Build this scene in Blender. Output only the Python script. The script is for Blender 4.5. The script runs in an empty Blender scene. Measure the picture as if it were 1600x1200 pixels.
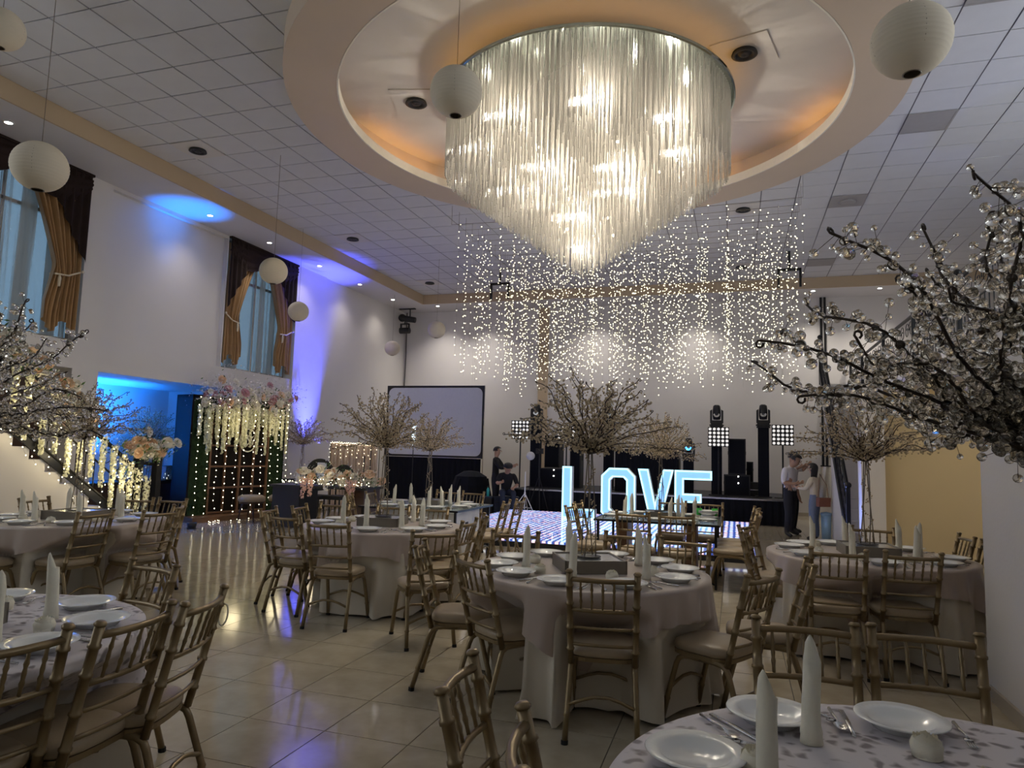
import bpy, bmesh, math, random
from mathutils import Vector, Matrix
random.seed(7)
PI = math.pi
sc = bpy.context.scene
COL = sc.collection
# ------------------------------------------------------------------ camera
CAMZ = 1.55
yaw, pit, rol = -0.3116, 0.0961, 0.0281
F = Vector((math.sin(yaw)*math.cos(pit), math.cos(yaw)*math.cos(pit), math.sin(pit)))
R0 = Vector((math.cos(yaw), -math.sin(yaw), 0)); U0 = R0.cross(F)
RR = R0*math.cos(rol) + U0*math.sin(rol); UU = U0*math.cos(rol) - R0*math.sin(rol)
cam_d = bpy.data.cameras.new('camera'); cam = bpy.data.objects.new('camera', cam_d); COL.objects.link(cam)
cam_d.sensor_width = 36; cam_d.lens = 36*1087.3/1600; cam_d.clip_start = .05
cam.matrix_world = Matrix(((RR.x, UU.x, -F.x, 0), (RR.y, UU.y, -F.y, 0), (RR.z, UU.z, -F.z, CAMZ), (0, 0, 0, 1)))
sc.camera = cam
sc.view_settings.view_transform = 'Standard'; sc.view_settings.look = 'None'
sc.view_settings.gamma = 1; sc.view_settings.use_curve_mapping = False
sc.view_settings.exposure = 0.25
# ------------------------------------------------------------------ daylight outside
W = bpy.data.worlds.new('sky'); sc.world = W; W.use_nodes = True
bg = W.node_tree.nodes['Background']; bg.inputs[0].default_value = (.83, .905, 1.0, 1); bg.inputs[1].default_value = 3.5

# ------------------------------------------------------------------ lights of the room
def light(name, kind, loc, energy, color=(1, 1, 1), size=.1, aim=None, spot=60, blend=.5):
    d = bpy.data.lights.new(name, kind); d.energy = energy; d.color = color
    if kind in ('POINT', 'SPOT'): d.shadow_soft_size = size
    if kind == 'AREA': d.size = size
    if kind == 'SPOT': d.spot_size = math.radians(spot); d.spot_blend = blend
    o = bpy.data.objects.new(name, d); COL.objects.link(o); o.location = loc
    if aim is not None:
        o.rotation_euler = (Vector(aim)-Vector(loc)).to_track_quat('-Z', 'Y').to_euler()
    return o
CX, CY = -1.91, 8.86          # axis of the ceiling rose and chandelier
WARM = (1, .90, .75)
for k in range(8):
    a = k*2*PI/8+.3
    light('chandelier_bulb_light', 'POINT', (CX+1.35*math.cos(a), CY+1.35*math.sin(a), 5.62), 60, WARM, .05)
for k in range(5):
    a = k*2*PI/5+.6
    light('chandelier_bulb_light', 'POINT', (CX+.72*math.cos(a), CY+.72*math.sin(a), 5.15), 58, WARM, .05)
light('chandelier_bulb_light', 'POINT', (CX, CY, 4.7), 50, WARM, .05)
light('chandelier_bulb_light', 'POINT', (CX, CY, 4.25), 20, WARM, .05)
for p in [(-9.93, 6.9), (-9.93, 10.95), (-9.93, 12.81), (-9.93, 14.8), (-9.93, 16.77), (-9.93, 18.75), (-8.94, 19.88), (-7.5, 19.86), (-4.0, 19.86), (-1.0, 19.86), (2.0, 19.86), (3.6, 19.86)]:
    light('downlight_beam', 'SPOT', (p[0], p[1], 6.03), 185 if p[1] > 19 else 45, (1, .93, .84), .05, (p[0], p[1], 0), 115, 1.0)
for p in ((3.2, 9.6), (4.6, 10.6)):
    light('mezzanine_fill_beam', 'SPOT', (p[0], p[1], 2.69), 44, (1, .88, .68), .06, (p[0]-.3, 12.4, .9), 130, .8)  # added fill lamps that brighten the yellow wall
# blue party uplights
light('blue_uplight_beam', 'SPOT', (-9.30, 10.35, .16), 4200, (.0, .20, 1), .04, (-10.06, 10.55, 6.05), 17, 1.0)
light('blue_uplight_beam', 'SPOT', (-9.85, 15.30, .16), 5200, (.07, .09, 1), .04, (-10.36, 15.3, 4.6), 34, 1.0)
light('blue_uplight_beam', 'SPOT', (-11.9, 10.15, .86), 1700, (.01, .19, 1), .04, (-12.7, 10.4, 2.3), 110, .9)
light('blue_uplight_beam', 'SPOT', (1.3, 13.2, .16), 110, (.25, .35, 1), .05, (2.1, 12.4, 1.3), 70, .8)
# glow of the fairy lights in the flowers
for p, e in (((-8.95, 6.9, 1.9), 8), ((-8.95, 7.7, 1.4), 8), ((-8.95, 8.6, .9), 6), ((-9.55, 11.9, 1.95), 4), ((-9.3, 12.9, 1.95), 4), ((-7.3, 11.15, 1.15), 2.5)):
    light('fairy_light_glow', 'POINT', p, e, (1, .83, .5), .15)
# ------------------------------------------------------------------ materials
MATS = {}
def node_mat(name):
    m = bpy.data.materials.new(name); m.use_nodes = True
    nt = m.node_tree; b = nt.nodes['Principled BSDF']; MATS[name] = m
    return m, nt, b
def N(nt, t, **kw):
    n = nt.nodes.new(t)
    for k, v in kw.items(): setattr(n, k, v)
    return n
def pm(name, col, rough=.6, metal=0, spec=.5, var=.06, scale=12, bump=0, bscale=60, sheen=0, coat=0, trans=0, alpha=1):
    m, nt, b = node_mat(name)
    b.inputs['Roughness'].default_value = rough; b.inputs['Metallic'].default_value = metal
    b.inputs['Specular IOR Level'].default_value = spec
    if coat: b.inputs['Coat Weight'].default_value = coat
    if sheen: b.inputs['Sheen Weight'].default_value = sheen
    if trans: b.inputs['Transmission Weight'].default_value = trans
    tc = N(nt, 'ShaderNodeTexCoord')
    nz = N(nt, 'ShaderNodeTexNoise'); nz.inputs['Scale'].default_value = scale; nz.inputs['Detail'].default_value = 4
    nt.links.new(tc.outputs['Object'], nz.inputs['Vector'])
    mx = N(nt, 'ShaderNodeMix', data_type='RGBA')
    mx.inputs[6].default_value = (*[max(0, c*(1-var)) for c in col], 1); mx.inputs[7].default_value = (*[min(1, c*(1+var)) for c in col], 1)
    nt.links.new(nz.outputs['Fac'], mx.inputs[0]); nt.links.new(mx.outputs[2], b.inputs['Base Color'])
    if bump:
        n2 = N(nt, 'ShaderNodeTexNoise'); n2.inputs['Scale'].default_value = bscale; n2.inputs['Detail'].default_value = 3
        nt.links.new(tc.outputs['Object'], n2.inputs['Vector'])
        bp = N(nt, 'ShaderNodeBump'); bp.inputs['Strength'].default_value = bump; bp.inputs['Distance'].default_value = .02
        nt.links.new(n2.outputs['Fac'], bp.inputs['Height']); nt.links.new(bp.outputs[0], b.inputs['Normal'])
    return m
def em(name, col, strength, sample=False):
    m, nt, b = node_mat(name)
    b.inputs['Base Color'].default_value = (*col, 1); b.inputs['Roughness'].default_value = .4
    b.inputs['Emission Color'].default_value = (*col, 1); b.inputs['Emission Strength'].default_value = strength
    if not sample: m.cycles.emission_sampling = 'NONE'
    return m
pm('wall', (.66, .63, .60), .75, var=.04, scale=1.5, bump=.05, bscale=40)
pm('wall_yellow', (.55, .44, .26), .7, var=.05, scale=1.2)
pm('tan_paint', (.52, .40, .26), .6, var=.04, scale=3)
pm('ring_paint', (.60, .48, .36), .55, var=.04, scale=2)
pm('soffit', (.64, .62, .62), .7, var=.03, scale=2)
pm('disc_paint', (.66, .63, .60), .6, var=.05, scale=3, bump=.15, bscale=6)
pm('ceiling_grid', (.22, .22, .24), .7)
pm('ceiling_tile', (.64, .64, .66), .85, var=.05, scale=4, bump=.12, bscale=150)
pm('floor_grout', (.09, .075, .055), .8)
pm('baseboard', (.42, .37, .30), .35)
pm('stain_tile', (.36, .34, .33), .8)
pm('black_iron', (.012, .012, .013), .4, .3)
pm('black', (.012, .012, .014), .55)
pm('black_cloth', (.008, .009, .014), .9, spec=.2)
pm('rubber', (.01, .01, .01), .8)
pm('dark_wood', (.05, .022, .012), .4, var=.4, scale=6)
pm('brown_wood', (.16, .075, .035), .45, var=.3, scale=9)
pm('white_plastic', (.75, .75, .74), .4)
pm('steel', (.6, .6, .6), .25, 1)
pm('gold_chair', (.245, .178, .092), .36, .5, var=.14, scale=25)
pm('cushion', (.37, .29, .19), .36, var=.06, scale=20, bump=.04, bscale=90)
pm('cloth_cream', (.63, .57, .46), .8, var=.05, scale=6, sheen=.2)
pm('satin', (.47, .385, .325), .34, var=.06, scale=4, sheen=.3)
pm('plate', (.83, .84, .82), .12, spec=.6, var=.01)
pm('napkin', (.80, .76, .62), .8, var=.04, scale=40, bump=.1, bscale=70)
pm('box_taupe', (.19, .165, .13), .5)
pm('branch', (.045, .028, .018), .5, var=.3, scale=30)
pm('stem_wire', (.20, .17, .13), .35, .6)
pm('paper', (.66, .58, .44), .85, var=.03, scale=8)
pm('drape', (.36, .21, .085), .55, var=.2, scale=7, sheen=.3)
pm('valance', (.022, .012, .010), .75, var=.3, scale=6, spec=.2)
pm('rope', (.6, .52, .38), .7)
pm('screen_grey', (.62, .64, .68), .6)
pm('leaf', (.05, .12, .03), .6, var=.4, scale=30)
pm('moss', (.018, .042, .012), .9, var=.5, scale=20)
pm('rose_white', (.82, .78, .68), .7, var=.05, scale=20)
pm('rose_peach', (.80, .58, .40), .7, var=.08, scale=20)
pm('rose_pink', (.62, .33, .38), .7, var=.12, scale=20)
pm('wisteria', (.78, .77, .56), .75, var=.1, scale=30)
pm('orchid_pink', (.75, .48, .40), .7, var=.1, scale=20)
pm('blossom_pale', (.74, .68, .68), .7, var=.1, scale=20)
pm('curtain_pink', (.64, .50, .40), .6, var=.1, scale=5, sheen=.3)
pm('skin', (.42, .25, .17), .55, var=.08, scale=12)
pm('hair', (.012, .009, .008), .5)
pm('shirt_white', (.72, .70, .74), .8, var=.04)
pm('shirt_cream', (.68, .60, .47), .8, var=.04)
pm('trousers_dark', (.012, .013, .022), .8)
pm('jeans', (.17, .21, .33), .85, var=.15, scale=30)
pm('shirt_black', (.010, .010, .013), .85)
pm('jeans_dark', (.02, .028, .05), .85)
pm('leather', (.20, .07, .04), .5)
pm('mirror', (.72, .75, .76), .16, .75, var=0)
pm('panel_black', (.008, .005, .004), .6, spec=.15)
pm('plate_mirror', (.42, .47, .45), .12, 1, var=.05)
pm('green_plastic', (.05, .55, .06), .4)
pm('teal_plastic', (.05, .5, .5), .4)
em('bulb_warm', (1, .86, .60), 40)
em('bulb_fairy', (1, .90, .62), 7.0)
em('bulb_curtain', (1, .90, .60), 3.6)
em('cove_led', (1, .50, .12), 3.2, True)
em('plate_led', (1, .52, .14), 2.8, True)
em('downlight_lens', (1, .95, .88), 30)
em('letter_rim', (.50, .90, 1), 1.15)
em('letter_face', (.24, .52, .92), .80, True)
em('led_white', (.75, .9, 1), 2.2)
em('blinder_lamp', (1, .98, .93), .55)  # mild emission stands in for the white these lamp faces reflect
pm('pale_blue', (.28, .44, .62), .4)
em('tiny_led', (1, 1, .9), 8)
em('blue_lens', (.05, .35, 1), 6)
em('exit_green', (.1, .9, .2), 1.5)
# clear crystal: see-through with bright edges and glints
def crystal(name, base, tr, rough=.08, transl=.0):
    m, nt, b = node_mat(name)
    out = nt.nodes['Material Output']
    b.inputs['Base Color'].default_value = (*base, 1); b.inputs['Roughness'].default_value = rough
    b.inputs['Specular IOR Level'].default_value = 1.0
    t = N(nt, 'ShaderNodeBsdfTransparent'); t.inputs[0].default_value = (.93, .93, .92, 1)
    lw = N(nt, 'ShaderNodeLayerWeight'); lw.inputs['Blend'].default_value = .45
    mr = N(nt, 'ShaderNodeMapRange'); mr.inputs[3].default_value = tr; mr.inputs[4].default_value = .15
    nt.links.new(lw.outputs['Facing'], mr.inputs[0])
    mx = N(nt, 'ShaderNodeMixShader'); nt.links.new(mr.outputs[0], mx.inputs[0])
    src = b.outputs[0]
    if transl:
        tl = N(nt, 'ShaderNodeBsdfTranslucent'); tl.inputs[0].default_value = (*base, 1)
        m2 = N(nt, 'ShaderNodeMixShader'); m2.inputs[0].default_value = transl
        nt.links.new(b.outputs[0], m2.inputs[1]); nt.links.new(tl.outputs[0], m2.inputs[2]); src = m2.outputs[0]
    nt.links.new(src, mx.inputs[1]); nt.links.new(t.outputs[0], mx.inputs[2]); nt.links.new(mx.outputs[0], out.inputs[0])
    return m
pm('bead', (.86, .82, .74), .03, trans=1, var=.02)
crystal('bead_far', (.62, .50, .33), .32, .06)
crystal('rod', (.44, .42, .39), .62, .08, .4)
crystal('table_glass', (.25, .32, .34), .80, .03)
crystal('window_glass', (.3, .4, .45), .93, .02); MATS['window_glass'].node_tree.nodes['Transparent BSDF'].inputs[0].default_value = (.26, .33, .38, 1)
def sheer():
    m, nt, b = node_mat('sheer'); out = nt.nodes['Material Output']
    tl = N(nt, 'ShaderNodeBsdfTranslucent'); tl.inputs[0].default_value = (.42, .40, .36, 1)
    df = N(nt, 'ShaderNodeBsdfDiffuse'); df.inputs[0].default_value = (.36, .34, .31, 1)
    tr = N(nt, 'ShaderNodeBsdfTransparent')
    a = N(nt, 'ShaderNodeMixShader'); a.inputs[0].default_value = .5
    nt.links.new(tl.outputs[0], a.inputs[1]); nt.links.new(df.outputs[0], a.inputs[2])
    c = N(nt, 'ShaderNodeMixShader')
    tc = N(nt, 'ShaderNodeTexCoord'); mp = N(nt, 'ShaderNodeMapping'); mp.inputs['Scale'].default_value = (1, 7, .12)
    nz = N(nt, 'ShaderNodeTexNoise'); nz.inputs['Scale'].default_value = 1.0; nz.inputs['Detail'].default_value = 2
    cr = N(nt, 'ShaderNodeValToRGB'); cr.color_ramp.elements[0].position = .47; cr.color_ramp.elements[0].color = (.04, .04, .04, 1); cr.color_ramp.elements[1].position = .58; cr.color_ramp.elements[1].color = (.85, .85, .85, 1)
    nt.links.new(tc.outputs['Object'], mp.inputs[0]); nt.links.new(mp.outputs[0], nz.inputs['Vector']); nt.links.new(nz.outputs['Fac'], cr.inputs[0]); nt.links.new(cr.outputs[0], c.inputs[0])
    nt.links.new(a.outputs[0], c.inputs[1]); nt.links.new(tr.outputs[0], c.inputs[2]); nt.links.new(c.outputs[0], out.inputs[0])
sheer()
def floor_tile():
    m, nt, b = node_mat('floor_tile')
    tc = N(nt, 'ShaderNodeTexCoord'); oi = N(nt, 'ShaderNodeObjectInfo')
    nz = N(nt, 'ShaderNodeTexNoise'); nz.inputs['Scale'].default_value = 3; nz.inputs['Detail'].default_value = 6
    nt.links.new(tc.outputs['Generated'], nz.inputs['Vector'])
    cr = N(nt, 'ShaderNodeValToRGB'); cr.color_ramp.elements[0].color = (.40, .345, .25, 1); cr.color_ramp.elements[1].color = (.50, .435, .325, 1)
    cr.color_ramp.elements[0].position = .3; cr.color_ramp.elements[1].position = .7
    nt.links.new(nz.outputs['Fac'], cr.inputs[0]); nt.links.new(cr.outputs[0], b.inputs['Base Color'])
    b.inputs['Roughness'].default_value = .10; b.inputs['Specular IOR Level'].default_value = .55
floor_tile()
def printed_cloth():
    m, nt, b = node_mat('printed_cloth'); b.inputs['Roughness'].default_value = .6
    tc = N(nt, 'ShaderNodeTexCoord')
    mp = N(nt, 'ShaderNodeMapping'); mp.inputs['Scale'].default_value = (15, 19, 15)
    vo = N(nt, 'ShaderNodeTexVoronoi'); vo.inputs['Scale'].default_value = 1.0; vo.inputs['Randomness'].default_value = .9
    nz = N(nt, 'ShaderNodeTexNoise'); nz.inputs['Scale'].default_value = 9
    ad = N(nt, 'ShaderNodeVectorMath', operation='MULTIPLY_ADD'); ad.inputs[1].default_value = (.16, .16, .16)
    nt.links.new(tc.outputs['Object'], nz.inputs['Vector']); nt.links.new(nz.outputs['Color'], ad.inputs[0]); nt.links.new(tc.outputs['Object'], ad.inputs[2])
    nt.links.new(ad.outputs[0], mp.inputs['Vector']); nt.links.new(mp.outputs[0], vo.inputs['Vector'])
    cr = N(nt, 'ShaderNodeValToRGB'); e = cr.color_ramp.elements
    e[0].color = (.24, .21, .22, 1); e[0].position = .20; e[1].color = (.66, .62, .64, 1); e[1].position = .42
    nt.links.new(vo.outputs['Distance'], cr.inputs[0]); nt.links.new(cr.outputs[0], b.inputs['Base Color'])
printed_cloth()
def led_panel():
    m, nt, b = node_mat('led_panel'); L = nt.links
    tc = N(nt, 'ShaderNodeTexCoord')
    vo = N(nt, 'ShaderNodeTexVoronoi', distance='CHEBYCHEV'); vo.inputs['Scale'].default_value = 9.5; vo.inputs['Randomness'].default_value = .2
    L.new(tc.outputs['Object'], vo.inputs['Vector'])
    cr = N(nt, 'ShaderNodeValToRGB'); e = cr.color_ramp.elements
    e[0].color = (1, 1, 1, 1); e[0].position = .17; e[1].color = (.035, .08, .30, 1); e[1].position = .36
    L.new(vo.outputs['Distance'], cr.inputs[0])
    hs = N(nt, 'ShaderNodeValToRGB'); h = hs.color_ramp.elements
    h[0].color = (.60, .74, 1, 1); h[0].position = .15; h[1].color = (.95, .97, 1, 1); h[1].position = .5
    h2 = hs.color_ramp.elements.new(.80); h2.color = (1, .60, .62, 1)
    sp = N(nt, 'ShaderNodeSeparateColor'); L.new(vo.outputs['Color'], sp.inputs[0]); L.new(sp.outputs[0], hs.inputs[0])
    mx = N(nt, 'ShaderNodeMix', data_type='RGBA', blend_type='MULTIPLY'); mx.inputs[0].default_value = 1
    L.new(cr.outputs[0], mx.inputs[6]); L.new(hs.outputs[0], mx.inputs[7])
    L.new(mx.outputs[2], b.inputs['Emission Color']); b.inputs['Emission Strength'].default_value = 1.45
    b.inputs['Base Color'].default_value = (.02, .03, .06, 1); b.inputs['Roughness'].default_value = .08
led_panel()
def wood_grain(): pass
# ------------------------------------------------------------------ mesh helpers
class MB:
    def __init__(s): s.v = []; s.f = []; s.m = []; s.mi = 0
    def add(s, vs, fs):
        o = len(s.v); s.v += [tuple(v) for v in vs]
        for f in fs: s.f.append([i+o for i in f]); s.m.append(s.mi)
        return s
    def box(s, a, b, rz=0, c=None):
        (x0, y0, z0), (x1, y1, z1) = a, b
        vs = [(x0, y0, z0), (x1, y0, z0), (x1, y1, z0), (x0, y1, z0), (x0, y0, z1), (x1, y0, z1), (x1, y1, z1), (x0, y1, z1)]
        if rz:
            c = c or ((x0+x1)/2, (y0+y1)/2); cs, sn = math.cos(rz), math.sin(rz)
            vs = [(c[0]+(x-c[0])*cs-(y-c[1])*sn, c[1]+(x-c[0])*sn+(y-c[1])*cs, z) for x, y, z in vs]
        return s.add(vs, [(3, 2, 1, 0), (4, 5, 6, 7), (0, 1, 5, 4), (1, 2, 6, 5), (2, 3, 7, 6), (3, 0, 4, 7)])
    def tube(s, pts, r, n=6, cap=True):
        pts = [Vector(p) for p in pts]; k = len(pts)
        rs = r if isinstance(r, (list, tuple)) else [r]*k
        up = None; vs = []
        for i, p in enumerate(pts):
            t = (pts[min(i+1, k-1)]-pts[max(i-1, 0)]).normalized()
            if t.length < 1e-6: t = Vector((0, 0, 1))
            if up is None: up = t.orthogonal().normalized()
            up = (up - t*up.dot(t))
            up = up.normalized() if up.length > 1e-5 else t.orthogonal().normalized()
            w = t.cross(up)
            for j in range(n):
                a = 2*PI*j/n; vs.append(p+(up*math.cos(a)+w*math.sin(a))*rs[i])
        fs = [(i*n+j, i*n+(j+1) % n, (i+1)*n+(j+1) % n, (i+1)*n+j) for i in range(k-1) for j in range(n)]
        if cap: fs += [tuple(range(n-1, -1, -1)), tuple(range((k-1)*n, k*n))]
        return s.add(vs, fs)
    def lathe(s, prof, n=24, c=(0, 0, 0), a0=0, a1=2*PI, close=None, sy=1):
        full = abs(a1-a0-2*PI) < 1e-6; m = n if full else n+1; k = len(prof); vs = []
        for i in range(m):
            a = a0+(a1-a0)*i/n
            for r, z in prof: vs.append((c[0]+r*math.cos(a), c[1]+sy*r*math.sin(a), c[2]+z))
        fs = []
        for i in range(n):
            i2 = (i+1) % m
            for j in range(k-1):
                A, B, C2, D = i*k+j, i2*k+j, i2*k+j+1, i*k+j+1
                if prof[j][0] < 1e-9: fs.append((A, C2, D))
                elif prof[j+1][0] < 1e-9: fs.append((A, B, D))
                else: fs.append((A, B, C2, D))
        return s.add(vs, fs)
    def prism(s, poly, p0, ux, uy, un, d, inner=None):
        """polygon in the (ux,uy) frame at p0, extruded by d along un; inner = hole with as many points"""
        P = lambda q, e: Vector(p0)+Vector(ux)*q[0]+Vector(uy)*q[1]+Vector(un)*e
        n = len(poly)
        if inner is None:
            vs = [P(q, 0) for q in poly]+[P(q, d) for q in poly]
            fs = [tuple(range(n-1, -1, -1)), tuple(range(n, 2*n))]+[(i, (i+1) % n, n+(i+1) % n, n+i) for i in range(n)]
        else:
            vs = [P(q, 0) for q in poly]+[P(q, d) for q in poly]+[P(q, 0) for q in inner]+[P(q, d) for q in inner]
            fs = []
            for i in range(n):
                j = (i+1) % n
                fs += [(i, j, n+j, n+i), (2*n+j, 2*n+i, 3*n+i, 3*n+j), (n+i, n+j, 3*n+j, 3*n+i), (j, i, 2*n+i, 2*n+j)]
        return s.add(vs, fs)
    def ico(s, c, r, sub=0):
        vs, fs = ICO[sub]
        return s.add([(c[0]+x*r, c[1]+y*r, c[2]+z*r) for x, y, z in vs], fs)
    def octa(s, c, r):
        x, y, z = c
        return s.add([(x+r, y, z), (x-r, y, z), (x, y+r, z), (x, y-r, z), (x, y, z+r), (x, y, z-r)],
                     [(0, 2, 4), (2, 1, 4), (1, 3, 4), (3, 0, 4), (2, 0, 5), (1, 2, 5), (3, 1, 5), (0, 3, 5)])
    def grid(s, fn, nu, nv):
        vs = [fn(i/nu, j/nv) for i in range(nu+1) for j in range(nv+1)]
        return s.add(vs, [(i*(nv+1)+j, (i+1)*(nv+1)+j, (i+1)*(nv+1)+j+1, i*(nv+1)+j+1) for i in range(nu) for j in range(nv)])
    def mesh(s, name, mat, smooth=False):
        me = bpy.data.meshes.new(name); me.from_pydata(s.v, [], s.f)
        for m in (mat if isinstance(mat, (list, tuple)) else [mat]): me.materials.append(MATS[m])
        if any(s.m): me.polygons.foreach_set('material_index', s.m)
        if smooth: me.polygons.foreach_set('use_smooth', [True]*len(me.polygons))
        me.update(); return me
    def build(s, name, mat, parent=None, smooth=False, kind=None):
        return mk(name, s.mesh(name, mat, smooth), parent, kind=kind)
def _ico(sub):
    bm = bmesh.new(); bmesh.ops.create_icosphere(bm, subdivisions=sub, radius=1)
    r = ([tuple(v.co) for v in bm.verts], [[v.index for v in f.verts] for f in bm.faces]); bm.free(); return r
ICO = {0: _ico(1), 1: _ico(2), 2: _ico(3)}
def mk(name, me, parent=None, loc=None, rot=None, scale=None, kind=None):
    o = bpy.data.objects.new(name, me); COL.objects.link(o)
    if parent is not None: o.parent = parent
    if loc is not None: o.location = loc
    if rot is not None: o.rotation_euler = rot
    if scale is not None: o.scale = scale if isinstance(scale, (tuple, list)) else (scale,)*3
    if kind: o['kind'] = kind
    return o
def tag(o, label, cat, group=None, kind=None):
    o['label'] = label; o['category'] = cat
    if group: o['group'] = group
    if kind: o['kind'] = kind
    return o
def thing(name, label, cat, loc=(0, 0, 0), rz=0, group=None):
    o = bpy.data.objects.new(name, None); COL.objects.link(o); o.location = loc; o.rotation_euler = (0, 0, rz)
    o.empty_display_size = .1
    return tag(o, label, cat, group)
def struct(name, mb, mat, parent=None, smooth=False):
    o = mb.build(name, mat, parent, smooth)
    o['kind'] = 'structure'; return o
def spawn(kit, name, label, cat, loc, rz=0, group=None, scale=1):
    """copies of one kit share their meshes: kit = [(part, mesh, [(subpart, mesh)])]"""
    t = thing(name, label, cat, loc, rz, group)
    if scale != 1: t.scale = (scale,)*3
    for part in kit:
        o = mk(part[0], part[1], t, kind=part[3] if len(part) > 3 else None)
        for sp in (part[2] if len(part) > 2 else []): mk(sp[0], sp[1], o)
    return t
def lerp(a, b, t): return a+(b-a)*t
def lin(p, q, n): return [tuple(lerp(p[k], q[k], i/(n-1)) for k in range(3)) for i in range(n)]
# ------------------------------------------------------------------ the hall
CZ = 6.334          # tiled ceiling
def px(P):
    q = Vector(P)-Vector((0, 0, CAMZ)); d = q.dot(F)
    if d < .05: return None
    return (800+1087.3*q.dot(RR)/d, 600-1087.3*q.dot(UU)/d, d)
def inview(P, m=60):
    p = px(P); return p is not None and -m < p[0] < 1600+m and -m < p[1] < 1200+m
B = lambda *bs: [mb for mb in [MB()] for b in bs if mb.box(b[0], b[1])][0]
# floor: base, then single tiles
floor = struct('floor', B(((-12.9, -5, -.2), (7.4, 21, -.006))), 'floor_grout')
tl = []
for i in range(-26, 15):
    for j in range(-10, 42):
        x, y = -.14+.5*i, -.02+.5*j
        if x < -12.7 or x > 7 or y > 20.7: continue
        c = (x+.25, y+.25, 0); p = px(c)
        tl.append((p[2] if p and inview(c, 120) else 1e3+abs(y), c))
tl.sort()
tm = MB().box((-.2470, -.2470, -.012), (.2470, .2470, 0)).mesh('floor_tile', 'floor_tile')
for d, c in tl[:300]: mk('floor_tile', tm, floor, c)
rest = MB()
for d, c in tl[300:]:
    rest.add([(c[0]-.2470, c[1]-.2470, 0), (c[0]+.2470, c[1]-.2470, 0), (c[0]+.2470, c[1]+.2470, 0), (c[0]-.2470, c[1]+.2470, 0)], [(0, 1, 2, 3)])
rest.build('floor_tile', 'floor_tile', floor, kind='stuff')
# ceiling slab with a round hole, tiles below it
def holed(x0, x1, y0, y1, z, r, n=96):
    mb = MB(); vs = []; 
    for i in range(n):
        a = 2*PI*i/n; c, s = math.cos(a), math.sin(a)
        t = min(((x1-CX)/c if c > 1e-9 else 1e9), ((x0-CX)/c if c < -1e-9 else 1e9), ((y1-CY)/s if s > 1e-9 else 1e9), ((y0-CY)/s if s < -1e-9 else 1e9))
        vs += [(CX+r*c, CY+r*s, z), (CX+t*c, CY+t*s, z)]
    mb.add(vs, [(2*i, 2*i+1, 2*((i+1) % n)+1, 2*((i+1) % n)) for i in range(n)])
    for cx, cy in ((x0, y0), (x1, y0), (x1, y1), (x0, y1)):
        a = math.atan2(cy-CY, cx-CX) % (2*PI); k = int(a/(2*PI)*n)
        mb.add([vs[2*k+1], (cx, cy, z), vs[2*((k+1) % n)+1]], [(0, 1, 2)])
    return mb
ceiling = struct('ceiling', holed(-9.35, 7.4, -5, 19.6, CZ+.014, 3.6).box((-12, -5.2, 7.0), (7.6, 21.2, 7.1)), 'ceiling_grid')
tl = []
for i in range(0, 28):
    for j in range(-18, 22):
        x, y = -9.297+.61*i, 6.125+.61*j
        if x+.3 > 7.3: continue
        c = (x+.305, y+.305, CZ); r = math.hypot(c[0]-CX, c[1]-CY)
        if r < 3.55: continue
        p = px(c); tl.append((p[2] if p and inview(c, 40) else 1e3+abs(y), c, r))
tl.sort()
tmesh = MB().box((-.2955, -.2955, 0), (.2955, .2955, .012)).mesh('ceiling_tile', 'ceiling_tile')
def clipped(c):
    d = Vector((c[0]-CX, c[1]-CY)).normalized(); P = [(-.2955, -.2955), (.2955, -.2955), (.2955, .2955), (-.2955, .2955)]
    f = lambda q: (c[0]+q[0]-CX)*d.x+(c[1]+q[1]-CY)*d.y-3.84
    out = []
    for k in range(4):
        a, b = P[k], P[(k+1) % 4]; fa, fb = f(a), f(b)
        if fa >= 0: out.append(a)
        if fa*fb < 0: t = fa/(fa-fb); out.append((lerp(a[0], b[0], t), lerp(a[1], b[1], t)))
    return out
rest = MB(); cnt = 0; tr = random.Random(3)
for d, c, r in tl:
    near_ring = r < 4.3
    poly = clipped(c) if near_ring else None
    if near_ring and len(poly) < 3: continue
    if cnt < 300 and d < 900:
        me = tmesh if not near_ring else MB().prism(poly, (0, 0, 0), (1, 0, 0), (0, 1, 0), (0, 0, 1), .012).mesh('ceiling_tile', 'ceiling_tile')
        o = mk('ceiling_tile', me, ceiling, c, (tr.uniform(-.004, .004), tr.uniform(-.004, .004), 0)); cnt += 1
        if tr.random() < .04: o.rotation_euler.x = .018
    else:
        q = poly or [(-.2955, -.2955), (.2955, -.2955), (.2955, .2955), (-.2955, .2955)]
        rest.add([(c[0]+a, c[1]+b, CZ) for a, b in q], [tuple(range(len(q)-1, -1, -1))])
rest.build('ceiling_tile', 'ceiling_tile', ceiling, kind='stuff')
# soffits round the edge with their tan fascia boards
struct('ceiling', B(((-10.5, -5, 6.05), (-9.33, 20.8, 6.36)), ((-9.33, 19.58, 6.05), (7.4, 20.8, 6.36))), 'soffit')
struct('trim_1', B(((-9.33, -5, 6.045), (-9.295, 19.58, 6.345))), 'tan_paint')
struct('trim_2', B(((-9.33, 19.545, 6.045), (7.4, 19.58, 6.345))), 'tan_paint')
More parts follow.
